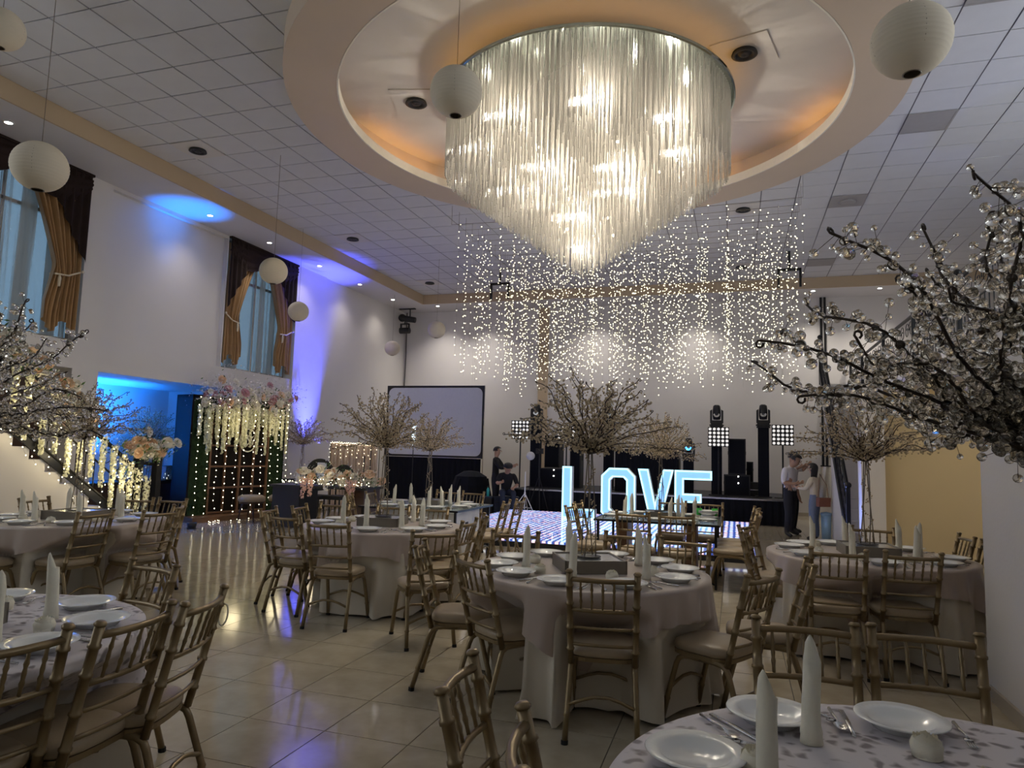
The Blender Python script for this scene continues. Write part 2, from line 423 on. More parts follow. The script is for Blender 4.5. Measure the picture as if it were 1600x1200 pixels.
# ceiling rose: ring, cove, inner disc
ring = struct('trim_3', MB().lathe([(3.9, .35), (3.9, 0), (3.27, 0), (3.27, .13), (3.52, .13), (3.52, .46)], 128, (CX, CY, 6.0)), 'ring_paint', smooth=False)
lip = MB().lathe([(3.269, -.002), (3.25, -.002), (3.25, .13), (3.269, .13)], 128, (CX, CY, 6.0)).build('ring_lip', 'rose_white', ring)
struct('ceiling', MB().lathe([(3.54, 0), (0, 0)], 96, (CX, CY, 6.46)), 'disc_paint')
cove = thing('cove_light', 'warm LED strip hidden behind the ring of the ceiling rose', 'light', (CX, CY, 6.15))
for a0, a1 in ((58, 128), (18, 36), (150, 178)):
    MB().lathe([(3.40, 0), (3.46, 0), (3.46, .02), (3.40, .02), (3.40, 0)], 24, (0, 0, 0), math.radians(a0), math.radians(a1)).build('led_strip', 'cove_led', cove)
# left wall
Xo, Xi = -10.85, -10.5
struct('wall_left', B(((Xo, -5, 0), (Xi, 7.3, 2.72)), ((Xo, 8.72, 0), (Xi, 9.22, 2.72)), ((Xo, 12.75, 0), (Xi, 20.8, 2.72)),
    ((Xo, -5, 2.72), (Xi, 20.8, 3.17)), ((Xo, -5, 3.17), (Xi, -3.6, 6.05)), ((Xo, -1.2, 3.17), (Xi, .6, 6.05)), ((Xo, 3.0, 3.17), (Xi, 6.2, 6.05)), ((Xo, 8.77, 3.17), (Xi, 9.22, 6.05)),  # the two openings behind the camera are added for more daylight
    ((Xo, 9.22, 3.17), (-10.6, 12.17, 6.05)), ((Xo, 12.17, 3.17), (Xi, 12.2, 6.05)), ((Xo, 14.67, 3.17), (Xi, 20.8, 6.05)), ((Xo, -5, 6.05), (Xi, 20.8, 7.05)),
    ((-10.6, 9.22, 5.98), (Xi, 12.17, 6.05)), ((Xi, 14.67, 0), (-10.45, 15.95, 6.05)),
    ((-12.9, 8.6, 0), (-12.7, 13.3, 2.9)), ((-12.7, 8.6, 0), (Xo, 8.9, 2.9)), ((-12.7, 13.1, 0), (Xo, 13.3, 2.9)), ((-12.7, 8.6, 2.72), (Xo, 13.3, 2.9)),
    ((-11.9, 7.0, 0), (-11.7, 8.6, 2.9)), ((-11.7, 7.0, 2.74), (Xo, 8.6, 2.9)), ((-11.7, 7.0, 0), (Xo, 7.2, 2.9))), 'wall')
dr = struct('door_1', B(((-10.95, 7.32, 0), (-10.88, 8.70, 2.70))), 'dark_wood')
for y0 in (7.42, 8.06):
    for z0, z1 in ((.2, 1.0), (1.15, 2.5)): B(((-10.885, y0, z0), (-10.865, y0+.52, z1))).build('door_panel', 'dark_wood', dr)
struct('wall_back', B(((-10.85, 20.8, 0), (7.4, 21.1, 7.05))), 'wall')
struct('trim_4', B(((-5.84, 20.76, .6), (-5.53, 20.8, 6.05))), 'tan_paint')
struct('wall_right', B(((7.2, -5, 0), (7.4, 20.8, 3.3)), ((7.2, -5, 5.9), (7.4, 20.8, 7.05)), ((7.2, 10.2, 3.3), (7.4, 20.8, 5.9)), ((7.2, -5, 3.3), (7.4, 1.2, 5.9)), ((7.2, 5.2, 3.3), (7.4, 5.8, 5.9))), 'wall')  # upper openings are added out of view to let daylight in
struct('wall_rear', B(((-10.85, -5.2, 0), (7.4, -5, 7.05))), 'wall')
# mezzanine on the right
struct('wall_mezzanine', B(((2.95, -5, 2.80), (7.2, 20.8, 3.17)), ((2.25, 5.65, 2.72), (7.2, 19.4, 2.80))), 'wall')
struct('wall_pillar', B(((1.62, 2.6, 0), (2.35, 5.62, 2.43)), ((2.35, 2.6, 2.43), (2.95, 5.62, 2.8)), ((1.9, 12.25, 0), (2.24, 12.6, 2.74))), 'wall')
struct('wall_niche', B(((2.24, 12.4, 0), (7.2, 12.6, 2.72))), 'wall_yellow')
struct('baseboard_right', B(((1.60, 2.6, 0), (1.622, 5.64, .09)), ((1.6, 5.62, 0), (2.35, 5.64, .09))), 'baseboard')
struct('baseboard_left', B(((-10.5, 12.75, 0), (-10.485, 20.8, .1)), ((-10.5, -5, 0), (-10.485, 7.2, .1))), 'baseboard')
struct('baseboard_back', B(((-10.5, 20.785, 0), (-5.5, 20.8, .1)), ((1.2, 20.785, 0), (7.2, 20.8, .1))), 'baseboard')
# ceiling diffusers
kit_d = [('plate', MB().box((-.3, -.3, -.012), (.3, .3, 0)).mesh('plate', 'wall')),
         ('grille', MB().lathe([(.13, 0), (.14, -.03), (.10, -.035), (.09, -.015), (.06, -.012), (.055, -.03), (.03, -.03), (0, -.02)], 20, (0, 0, -.012)).mesh('grille', 'black', True))]
kit_g = [('plate', MB().box((-.3, -.3, -.012), (.3, .3, 0)).mesh('plate', 'stain_tile')),
         ('grille', MB().lathe([(.14, 0), (.15, -.02), (.10, -.03), (0, -.02)], 20, (0, 0, -.012)).mesh('grille', 'stain_tile', True))]
kit_p = [('plate', MB().box((-.3, -.3, -.012), (.3, .3, 0)).mesh('plate', 'stain_tile')), ('frame', MB().prism([(-.305, -.305), (.305, -.305), (.305, .305), (-.305, .305)], (0, 0, -.016), (1, 0, 0), (0, 1, 0), (0, 0, 1), .008, [(-.28, -.28), (.28, -.28), (.28, .28), (-.28, .28)]).mesh('frame', 'stain_tile'))]
snap = lambda x, y: (-9.297+.61*math.floor((x+9.297)/.61)+.305, 6.125+.61*math.floor((y-6.125)/.61)+.305)
for (x, y), kit, lab in (((-8.32, 8.8), kit_d, 'round black ceiling vent in the tiles left of the ring, nearest'), ((-8.37, 13.7), kit_d, 'round black ceiling vent in the tiles above the far window'),
        ((-8.34, 17.9), kit_d, 'small round ceiling vent near the far left ceiling corner'), ((.14, 13.6), kit_d, 'round black ceiling vent in tiles just right of the chandelier tip'),
        ((4.42, 13.55), kit_d, 'round ceiling vent behind the top twig of the nearest crystal tree'), ((2.66, 10.64), kit_p, 'plain grey tile in the ceiling right of the ring'),
        ((2.0, 13.73), kit_g, 'grey ceiling tile with round grey vent right of the light curtain'), ((2.05, 17.94), kit_p, 'small grey ceiling tile near the far right fascia'), ((.18, 17.79), kit_d, 'far round ceiling vent seen through the hanging lights'),
        ((2.51, 7.93), kit_p, 'grey ceiling tile at the top edge right of the ring')):
    s = snap(x, y); spawn(kit, 'ceiling_vent', lab, 'vent', (s[0], s[1], CZ-.002))
for (x, y), rz, lab in (((-4.3, 8.55), .25, 'white vent with dark louvre on the round ceiling left of the chandelier'), ((.12, 8.46), -.25, 'square vent with dark louvre on the round ceiling right of the chandelier')):
    t = spawn(kit_d, 'ceiling_vent', lab, 'vent', (x, y, 6.458), rz, scale=1.1)
# downlights
dk = [('rim', MB().lathe([(.075, 0), (.075, -.008), (.05, -.012), (.05, .0)], 16).mesh('rim', 'white_plastic')), ('lens', MB().lathe([(.05, -.006), (0, -.006)], 16).mesh('lens', 'downlight_lens'))]
for k, (x, y) in enumerate([(-9.93, 6.9), (-9.93, 10.95), (-9.93, 12.81), (-9.93, 14.8), (-9.93, 16.77), (-9.93, 18.75), (-8.94, 19.88), (-7.5, 19.86), (-4.0, 19.86), (-1.0, 19.86), (2.0, 19.86), (3.6, 19.86)]):
    where = ['above the near draped window', 'beside the blue glow', 'above the far draped window', 'past the far window', 'fifth from the near window', 'in the far left corner', 'first along the back soffit', 'second along the back soffit', 'third along the back soffit', 'fourth along the back soffit', 'fifth along the back soffit', 'last along the back soffit'][k]
    spawn(dk, 'downlight', 'small lit recessed downlight in the soffit, '+where, 'downlight', (x, y, 6.05), group='soffit downlights')
for k, (x, y) in enumerate(((3.2, 9.6), (4.6, 10.6))): spawn(dk, 'downlight', 'small added fill downlight under the mezzanine before the yellow wall, '+['nearer', 'farther'][k], 'downlight', (x, y, 2.72), group='added mezzanine downlights')  # fixtures added to go with the mezzanine fill lamps
# cable run on the back wall
t = thing('cable_conduit', 'dark vertical conduit on the back wall by the right stair', 'conduit', (2.33, 20.75, 0))
for dx in (-.05, .05): MB().tube([(dx, 0, .6), (dx, 0, 6.05)], .03, 8).build('pipe', 'black_iron', t)
t = thing('cable_conduit', 'thin dark cable running down the far left corner', 'cable', (-10.44, 20.76, 0))
MB().tube([(0, 0, 3.2), (0.02, 0, 4.5), (0, 0, 6.05)], .015, 6).build('cable', 'black', t)
# ------------------------------------------------------------------ windows with drapes
def drape_window(n, y0, y1, lab):
    z0, z1 = 3.17, 6.05
    w = struct('window_%d' % n, B(((-10.80, y0, z0), (-10.72, y0+.06, z1)), ((-10.80, y1-.06, z0), (-10.72, y1, z1)), ((-10.80, y0, z0), (-10.72, y1, z0+.06)), ((-10.80, y0, z1-.06), (-10.72, y1, z1)),
        ((-10.79, (y0+y1)/2-.03, z0), (-10.73, (y0+y1)/2+.03, z1)), ((-10.79, y0, 5.2), (-10.73, y1, 5.26))), 'steel')
    ym = (y0+y1)/2
    for a, b in ((y0+.06, ym-.03), (ym+.03, y1-.06)):
        for c, d in ((z0+.06, 5.2), (5.26, z1-.06)): B(((-10.765, a, c), (-10.755, b, d))).build('pane', 'window_glass', w)
    wd = y1-y0
    sh = MB().grid(lambda u, v: (-10.675+.018*math.sin(u*2*PI*13)+.01*math.sin(u*47), y0+.12+u*(wd-.24), z1-.05-v*(z1-z0-.1)), 130, 6)
    o = sh.build('sheer_curtain', 'sheer', None, True); tag(o, 'translucent grey sheer curtain hanging in '+lab, 'curtain')
    for side in (0, 1):
        def wid(v):
            tie = .63
            if v < tie: t = v/tie; return lerp(1.15, .44, t**.75)
            return lerp(.44, .58, min(1, (v-tie)/.25))
        def P(u, v):
            ww = wid(v); off = .06
            y = off+u*ww*(1 if v < .63 else 1)
            if side: y = wd-y
            x = -10.55+.058*math.sin(u*2*PI*8+side)*(1-.3*v)+.02*math.sin(u*31+v*2)
            return (x, y0+y, z1-.12-v*(z1-z0-.22)*(.96+.04*math.cos(u*9)))
        t = thing('drape', 'gold brown drape tied back on the %s of %s' % ('right' if side else 'left', lab), 'curtain', (0, 0, 0))
        MB().grid(P, 96, 26).build('panel', 'drape', t, True)
        zt = z1-.12-.63*(z1-z0-.22); ya = y0+(.03 if not side else wd-.03); yb = y0+(.50 if not side else wd-.50)
        MB().tube([(-10.50, ya, zt+.1), (-10.50, lerp(ya, yb, .5), zt-.02), (-10.51, yb, zt-.04), (-10.62, yb, zt-.04)], .016, 6).build('tieback_rope', 'rope', t)
        MB().lathe([(0, -.19), (.02, -.19), (.028, -.05), (.012, 0), (0, 0)], 8, (-10.49, lerp(ya, yb, .85), zt-.05)).build('tassel', 'rope', t)
        MB().ico((-10.48, ya, zt+.1), .03).build('hook_knob', 'rope', t)
    v = thing('valance', 'dark brown swag valance across the top of '+lab, 'valance', (0, 0, 0))
    def S(u, q):
        sag = .30+.30*abs(math.sin(2*PI*u))**.7
        return (-10.47+.05*math.sin(PI*q)+.015*math.sin(q*26), y0+.02+u*(wd-.04), z1-.02-q*sag)
    MB().grid(S, 40, 14).build('swag', 'valance', v, True)
    for side in (0, 1):
        def T(u, q):
            L = lerp(1.55, .55, u)
            y = .02+u*.62
            if side: y = wd-y
            return (-10.45+.03*math.sin(u*2*PI*4), y0+y, z1-.02-q*L)
        MB().grid(T, 32, 8).build('tail', 'valance', v, True)
    B(((-10.5, y0, z1-.04), (-10.42, y1, z1))).build('pelmet_rail', 'valance', v)
drape_window(1, 6.2, 8.77, 'the near window')
drape_window(2, 12.2, 14.67, 'the far window')
# ------------------------------------------------------------------ chandelier
ch = thing('chandelier', 'huge crystal rod chandelier tapering to a point under the ceiling rose', 'chandelier', (CX, CY, 6.15))
MB().lathe([(0, .045), (1.91, .045), (1.93, .03), (1.93, 0), (1.91, -.01), (0, -.01)], 96).build('mirror_plate', 'plate_mirror', ch)
MB().lathe([(1.80, .05), (1.84, .05), (1.84, .07), (1.80, .07), (1.80, .05)], 96).build('backlight_strip', 'plate_led', ch)
MB().lathe([(0, .32), (.5, .32), (.5, .04), (0, .04)], 32).build('mount', 'steel', ch)
rr = random.Random(11); rods = []
NR = 1750; GA = PI*(3-math.sqrt(5))
for k in range(NR):
    r = 1.86*math.sqrt((k+.5)/NR); a = k*GA
    r += rr.uniform(-.015, .015); rods.append((r, a))
for k in range(190): rods.append((1.865, 2*PI*k/190))
def rod_mb(mb, x, y, L):
    mb.tube([(x, y, -.012), (x, y, -L)], .0085, 4)
items = []
for r, a in rods:
    x, y = r*math.cos(a), r*math.sin(a)
    L = lerp(2.33, .98, min(1, r/1.87))+rr.uniform(-.03, .02)
    items.append((x*-.3+y*-1.0, x, y, L, r))
items.sort(key=lambda t: (-(t[4] > 1.85), t[0]))     # the outer fringe towards the camera shows largest
front = sorted(items, key=lambda t: t[2])[:300]; fs = set(id(t) for t in front)
rest = MB()
for t in items:
    if id(t) in fs:
        mb = MB(); rod_mb(mb, 0, 0, t[3]); mk('crystal_rod', mb.mesh('crystal_rod', 'rod'), ch, (t[1], t[2], 0))
    else: rod_mb(rest, t[1], t[2], t[3])
rest.build('crystal_rod', 'rod', ch, kind='stuff')
bulb = MB().ico((0, 0, 0), .018).mesh('bulb', 'bulb_warm', True)
for k in range(26):
    r = rr.uniform(.2, 1.7); a = rr.uniform(0, 2*PI); zb = -lerp(2.1, .85, r/1.87)*rr.uniform(.25, .95)
    mk('bulb', bulb, ch, (r*math.cos(a), r*math.sin(a), zb))
# ------------------------------------------------------------------ paper lanterns
lm = MB()
prof = []
for k in range(0, 61):
    a = -PI/2+PI*(.07+.86*k/60)
    rad = .225*math.cos(a)*(1-.012*(k % 3 == 0)); prof.append((rad, .225*.96*math.sin(a)))
lm.lathe(prof, 28); lmesh = lm.mesh('paper_shade', 'paper', True)
rg = MB()
for s in (-1, 1):
    z = s*.225*.96*math.sin(PI*.43); rad = .225*math.cos(PI*.43)
    rg.tube([(rad*math.cos(2*PI*k/16), rad*math.sin(2*PI*k/16), z) for k in range(17)], .004, 5)
ribs = MB()
for q in range(4):
    a = q*PI/2; ribs.tube([(.222*math.cos(b)*math.cos(a), .222*math.cos(b)*math.sin(a), .213*math.sin(b)) for b in [(-PI/2+PI*(.07+.86*k/14)) for k in range(15)]], .0025, 4)
rmesh = rg.mesh('wire_ring', 'stem_wire'); rbm = ribs.mesh('wire_rib', 'stem_wire')
for p, lab in (((-2.27, 5.26, 4.60), 'round paper lantern hanging in front of the chandelier, left edge'), ((1.02, 4.52, 4.09), 'large round paper lantern at the top right of the ceiling'), ((-5.81, 4.34, 3.92), 'round paper lantern hanging before the near draped window'),
        ((-7.18, 9.41, 4.37), 'paper lantern hanging before the far draped window'), ((-9.13, 12.9, 4.47), 'paper lantern beside the blue lit pilaster right of the far window'), ((-7.13, 15.84, 4.53), 'small paper lantern above the projection screen'), ((-9.56, 18.15, 4.45), 'smallest paper lantern in the far left corner under stage lights'), ((-7.43, 4.99, 5.87), 'paper lantern cut by the top left corner of the picture')):
    t = spawn([('paper_shade', lmesh), ('wire_ring', rmesh), ('wire_rib', rbm)], 'paper_lantern', lab, 'lantern', p, random.uniform(0, 1), 'paper lanterns')
    top = (6.0 if math.hypot(p[0]-CX, p[1]-CY) < 3.95 else CZ) if math.hypot(p[0]-CX, p[1]-CY) > 3.3 else 6.46
    if p[0] < -9.3: top = 6.05
    MB().tube([(0, 0, .2), (0, 0, top-p[2])], .003, 4).build('hanging_string', 'stem_wire', t)
# ------------------------------------------------------------------ hanging curtain of fairy lights over the dance floor
def strand_mesh(L, k):
    r = random.Random(100+k); mb = MB()
    mb.tube([(0, 0, 0), (0, 0, -L)], .0012, 3, False); z = -.05; mb.mi = 1
    while z > -L:
        mb.octa((r.uniform(-.02, .02), r.uniform(-.02, .02), z), r.uniform(.008, .0135)); z -= r.uniform(.12, .24)
    return mb.mesh('light_strand', ['stem_wire', 'bulb_curtain'])
SM = [strand_mesh(2.45+.06*k, k) for k in range(8)]
rows = 12; per = 25; r = random.Random(5)
for i in range(rows):
    y = 12.3+i*.37
    t = thing('light_curtain', 'row of hanging fairy light strands over the dance floor, %s' % (['nearest row', 'second nearest row', 'third row', 'fourth row', 'fifth row', 'sixth row', 'seventh row', 'eighth row', 'ninth row', 'tenth row', 'second farthest row', 'farthest row'][i]), 'fairy lights', (-2.1, y, 5.95), 0, 'rows of the hanging light curtain')
    MB().tube([(-3.2, 0, 0), (-1.6, 0, -.03), (0, 0, 0), (1.6, 0, -.03), (3.2, 0, 0)], .004, 4).build('header_cable', 'stem_wire', t)
    for x in (-3.2, 0, 3.2): MB().tube([(x, 0, 0), (x, 0, CZ-5.95)], .003, 4).build('hanger', 'stem_wire', t)
    for k in range(per):
        mk('light_strand', r.choice(SM), t, (-3.15+6.3*k/(per-1)+r.uniform(-.15, .15), r.uniform(-.17, .17), r.uniform(-.25, .1)))
for x, lab in ((-5.85, 'black U-shaped bracket hanging from the ceiling left of the light curtain'), (1.2, 'black U-shaped bracket hanging from the ceiling at the right of the light curtain')):
    t = thing('ceiling_bracket', lab, 'bracket', (x, 16.9, CZ))
    MB().tube([(0, 0, 0), (0, 0, -.42)], .03, 8).build('drop_pole', 'black_iron', t)
    B(((-.26, -.03, -.47), (.26, .03, -.41)), ((-.26, -.03, -.85), (-.21, .03, -.41)), ((.21, -.03, -.85), (.26, .03, -.41))).build('yoke', 'black_iron', t)
# ------------------------------------------------------------------ chairs
def knuckled(p, q, r, knots, n=8, bump=1.28):
    p, q = Vector(p), Vector(q); pts = []; rs = []
    marks = [(0, 1)]
    for k in knots: marks += [(k-.016, 1), (k-.010, bump), (k+.010, bump), (k+.016, 1)]
    marks += [(1, 1)]
    for t, s in marks: pts.append(p.lerp(q, t)); rs.append(r*s)
    return MB().tube(pts, rs, n)
def chair_kit():
    kit = []
    # cushion: rings of a superellipse
    mb = MB(); prof = [(.86, .425), (.97, .430), (1.0, .440), (1.0, .458), (.97, .474), (.86, .486), (.55, .492), (.15, .493)]
    n = 28; vs = []
    for s, z in prof:
        for j in range(n):
            a = 2*PI*j/n; c, d = math.cos(a), math.sin(a)
            vs.append((.195*s*math.copysign(abs(c)**.55, c), .01+.20*s*math.copysign(abs(d)**.55, d), z))
    fs = [(i*n+j, i*n+(j+1) % n, (i+1)*n+(j+1) % n, (i+1)*n+j) for i in range(len(prof)-1) for j in range(n)]
    fs += [tuple(range(n-1, -1, -1)), tuple(range((len(prof)-1)*n, len(prof)*n))]
    mb.add(vs, fs); kit.append(('seat', mb.mesh('seat', 'cushion', True)))
    mb = MB().prism([(.19*math.copysign(abs(math.cos(a))**.5, math.cos(a)), .01+.195*math.copysign(abs(math.sin(a))**.5, math.sin(a))) for a in [2*PI*j/24 for j in range(24)]], (0, 0, .405), (1, 0, 0), (0, 1, 0), (0, 0, 1), .022)
    kit.append(('seat_frame', mb.mesh('seat_frame', 'gold_chair')))
    for s in (-1, 1):
        mb = knuckled((s*.176, -.175, .395), (s*.183, -.300, .905), .0180, (.16, .40, .66, .86))
        mb.tube([(s*.183, -.300, .905), (s*.1832, -.3015, .912), (s*.1832, -.303, .920)], [.0215, .0225, .015], 8)
        kit.append(('back_post', mb.mesh('back_post', 'gold_chair', True)))
    def rail(z, r, bow):
        t = (z-.395)/.51; y = lerp(-.175, -.300, t); x = lerp(.176, .183, t)
        return MB().tube([(x*u, y-bow*(1-u*u), z) for u in (-1, -.6, -.2, .2, .6, 1)], r, 7)
    kit.append(('top_rail', rail(.868, .0140, .035).mesh('top_rail', 'gold_chair', True)))
    kit.append(('middle_rail', rail(.700, .0120, .028).mesh('middle_rail', 'gold_chair', True)))
    kit.append(('lower_rail', rail(.600, .0085, .024).mesh('lower_rail', 'gold_chair', True)))
    kit.append(('bottom_rail', rail(.505, .0095, .02).mesh('bottom_rail', 'gold_chair', True)))
    for k in range(5):
        u = -.66+k*.33
        f = lambda z, bow: (lerp(.176, .183, (z-.395)/.51)*u, lerp(-.175, -.300, (z-.395)/.51)-bow*(1-u*u), z)
        p, q = Vector(f(.702, .028)), Vector(f(.866, .035))
        kit.append(('spindle', MB().tube([p.lerp(q, t) for t in (0, .2, .3, .38, .5, .62, .7, .8, 1)], [.0065, .0065, .0095, .0065, .0085, .0065, .0095, .0065, .0065], 6).mesh('spindle', 'gold_chair', True)))
    foot = {}
    for fy in (1, -1):
        for s in (-1, 1):
            y0, y1 = (.235, .150) if fy > 0 else (-.285, -.185)
            pts = [(s*.192, y0, .012), (s*.187, lerp(y0, y1, .33), .13), (s*.1865, lerp(y0, y1, .345), .14), (s*.186, lerp(y0, y1, .36), .15), (s*.176, y1, .35), (s*.174, y1-fy*.015, .380), (s*.172, y1-fy*.045, .397), (s*.170, y1-fy*.09, .402), (s*.168, 0, .402)]
            rs = [.0160, .0160, .0200, .0160, .0165, .0165, .0165, .0165, .0165]
            ft = MB().tube([(s*.1923, y0+fy*.002, 0), (s*.192, y0, .022)], .0190, 8).mesh('rubber_foot', 'rubber')
            kit.append(('leg', MB().tube(pts, rs, 8).mesh('leg', 'gold_chair', True), [('rubber_foot', ft)]))
    for y, in ((-.240,), (.200,)):
        kit.append(('stretcher', MB().tube([(-.183, y, .19), (-.10, y*.98, .222), (-.04, y*.97, .238), (.04, y*.97, .238), (.10, y*.98, .222), (.183, y, .19)], .0105, 6).mesh('stretcher', 'gold_chair', True)))
    return kit
CK = chair_kit()
TABLES = dict(T1=(-.96, 4.80), T2=(-3.45, 6.52), T3=(-6.25, 5.38), T4=(-3.10, 2.0), T5=(1.07, 6.66), T6=(.50, 1.80), T7=(-4.15, 9.25), T8=(-.92, 9.22))
TN = dict(T1='the middle table', T2='the mid-left table', T3='the flower-stair table', T4='the nearest left table', T5='the yellow-wall table', T6='the nearest right table', T7='the left glass table', T8='the right glass table')
# (table, midpoint of the back's top, bearing of the back bar in degrees or None, wording)
CH = [('T1', -.68, 3.81, 5, 'back to the camera at the front of'), ('T1', -1.52, 4.01, -39, 'at the front left of'), ('T1', -2.05, 4.42, 103, 'pulled out at the left of'), ('T1', .15, 4.24, 60, 'at the front right of'), ('T1', .45, 4.84, -88, 'at the right of'),
      ('T1', -.37, 5.64, 4, 'at the far right of'), ('T1', -.84, 5.80, -10, 'at the far side of'), ('T1', -1.68, 5.42, -9, 'at the far left of'),
      ('T2', -3.31, 5.27, 9, 'back to the camera at the front of'), ('T2', -3.98, 5.59, 4, 'at the front left of'), ('T2', -4.50, 6.05, 98, 'at the left of'), ('T2', -4.46, 6.52, 106, 'behind another at the left of'), ('T2', -4.35, 7.05, -26, 'at the far left of'),
      ('T2', -3.66, 7.15, 6, 'at the far side of'), ('T2', -3.18, 7.16, 6, 'at the far right of'), ('T2', -2.25, 5.13, 40, 'pulled out at the front right of'), ('T2', -2.33, 6.08, 100, 'at the right of'), ('T2', -2.37, 6.62, -58, 'second along the right of'),
      ('T7', -4.29, 10.2, -4, 'at the far left side of'), ('T7', -3.86, 10.2, -4, 'at the far right side of'), ('T7', -5.0, 8.45, 100, 'at the near left side of'), ('T7', -5.1, 9.2, 102, 'at the far left end of'), ('T7', -2.80, 8.62, -72, 'at the near right side of'), ('T7', -2.78, 9.16, 92, 'second along the right side of'),
      ('T3', -5.45, 4.89, 105, 'at the front right of'), ('T3', -5.12, 5.30, 80, 'at the right of'), ('T3', -5.50, 5.92, 116, 'at the back right of'), ('T3', -6.42, 6.28, 20, 'at the far side of'), ('T3', -6.05, 6.42, 7, 'farthest from the camera at'), ('T3', -7.15, 5.63, 107, 'against the stair at the left of'), ('T3', -7.32, 5.12, 95, 'cut by the left edge of the picture at'), ('T3', -6.25, 4.18, 0, 'back to the camera at the front of'),
      ('T4', -2.13, 2.48, 103, 'with a ribbon loop at the right of'), ('T4', -2.13, 2.13, 95, 'second at the right of'), ('T4', -2.93, 3.01, -12, 'at the far right of'), ('T4', -2.22, 1.70, 78, 'nearest the camera at'),
      ('T5', .71, 5.61, 9, 'left of two with backs to the camera at'), ('T5', 1.21, 5.70, 6, 'right of two with backs to the camera at'), ('T5', 2.02, 6.80, -88, 'beside the grey pillar at'), ('T5', 1.98, 7.30, -100, 'farther one by the grey pillar at'), ('T5', 1.28, 7.66, -7, 'at the far side of'), ('T5', .07, 6.62, 78, 'at the left of'), ('T5', .10, 7.20, 70, 'at the far left of'),
      ('T6', .26, 3.07, 1, 'left of two at the far side of'), ('T6', .69, 3.11, 3, 'right of two at the far side of'), ('T6', -.77, 1.96, 104, 'angled at the left of'), ('T6', -.46, 1.58, 108, 'nearest the camera at the left of'),
      ('T8', -1.10, 7.97, -2, 'left of two with backs to the camera at'), ('T8', -.62, 7.97, -4, 'right of two with backs to the camera at'), ('T8', -1.95, 8.50, 72, 'at the near left of'), ('T8', -1.98, 9.15, 85, 'at the far left of'), ('T8', -.35, 10.25, 8, 'at the far right of'), ('T8', -.85, 10.25, 0, 'at the far side of'),
      ('T8', .26, 8.70, 88, 'nearest of three along the right of'), ('T8', .27, 9.2, 90, 'middle of three along the right of'), ('T8', .27, 9.7, 92, 'farthest of three along the right of')]
SEATS = {}
for T, x, y, ang, words in CH:
    c = TABLES[T]; to = math.atan2(c[1]-y, c[0]-x)
    best = min([math.radians(ang)+PI/2, math.radians(ang)-PI/2], key=lambda a: abs((a-to+PI) % (2*PI)-PI))
    dlt = (to-best+PI) % (2*PI)-PI; fa = best+.3*dlt
    X, Y = x+.30*math.cos(fa), y+.30*math.sin(fa)
    SEATS.setdefault(T, []).append((X, Y, fa))
    cl = 'gold banquet chair '+words+' '+TN[T]
    t = spawn(CK, 'banquet_chair', cl, 'chair', (X, Y, 0), fa-PI/2, 'gold banquet chairs')
    if 'ribbon' in words:
        MB().tube([(.183+.012*math.cos(a)+.01, -.30+.02*math.sin(a), .83-.045*(1-math.cos(a))) for a in [2*PI*k/14 for k in range(15)]], .004, 5).build('ribbon_loop', 'napkin', t)
# ------------------------------------------------------------------ round tables
RT = .78
def limit(key, px_, py_, z):
    """how far out the cloth may hang here without running through a chair pushed under the table"""
    c = TABLES[key]; best = 9
    if z > .70: return best
    for X, Y, fa in SEATS[key]:
        ux, uy = math.cos(fa), math.sin(fa)
        dx, dy = px_-X, py_-Y
        lat = abs(-dx*uy+dy*ux)
        if lat > .27 or dx*ux+dy*uy > .9: continue
        lim_f = .215 if z < .50 else lerp(.215, -.12, (z-.50)/.2)   # front of the seat, then clear of it towards the top
        al = dx*ux+dy*uy
        if al < lim_f:
            need = (lim_f-al); r = math.hypot(px_-c[0], py_-c[1])
            cosd = max(.35, (-(px_-c[0])*ux-(py_-c[1])*uy)/max(r, .01))
            soft = 1 if lat < .22 else (.27-lat)/.05
            best = min(best, r-need/cosd*soft)
    return max(best, .30)
def drop_sheet(key, seed, over, half=1.0, rot=0):
    rn = random.Random(seed); ph = [rn.uniform(0, 6) for _ in range(4)]; n = 240; cx, cy = TABLES[key]; mb = MB()
    zt = .760 if over else .752; vs = [(0, 0, zt)]; ds = [.3, .6, .85, .985]; m = 14
    for i in range(n):
        a = 2*PI*i/n; c, d = math.cos(a), math.sin(a)
        if over:
            q = a-rot; L = min(half/max(abs(math.cos(q)), abs(math.sin(q))), half*1.34); drop = L-RT
        else: drop = .735-.012*abs(math.sin(7*a+ph[3]))
        for k in ds: vs.append((RT*k*c, RT*k*d, zt-(.002 if k > .95 else 0)))
        for k in range(m):
            t = k/(m-1); hang = drop*t; z = zt-.006-hang
            w = hang/.74
            fold = .045*math.sin(15*a+ph[0]+.5*math.sin(3*a))+.028*math.sin(26*a+ph[1])+.018*math.sin(41*a+ph[2])
            r = RT+(.030 if over else .004)+w*(.035+(fold*1.5+.05*abs(math.sin(8.5*a+ph[3])) if over else fold))
            r = min(r, limit(key, cx+r*c, cy+r*d, z)-(0 if over else .012))
            vs.append((r*c, r*d, z))
    K = len(ds)+m; fs = []
    for i in range(n):
        j = (i+1) % n; fs.append((0, 1+i*K, 1+j*K))
        for k in range(K-1): fs.append((1+i*K+k, 1+i*K+k+1, 1+j*K+k+1, 1+j*K+k))
    return mb.add(vs, [f[::-1] for f in fs])
TK = [('tabletop', MB().lathe([(0, .72), (RT-.01, .72), (RT, .73), (RT-.005, .745), (0, .746)], 40).mesh('tabletop', 'brown_wood'))]
for k in range(4):
    a = k*PI/2+PI/4; TK.append(('leg', MB().tube([(.25*math.cos(a), .25*math.sin(a), 0), (.25*math.cos(a), .25*math.sin(a), .72)], .02, 8).mesh('leg', 'steel')))
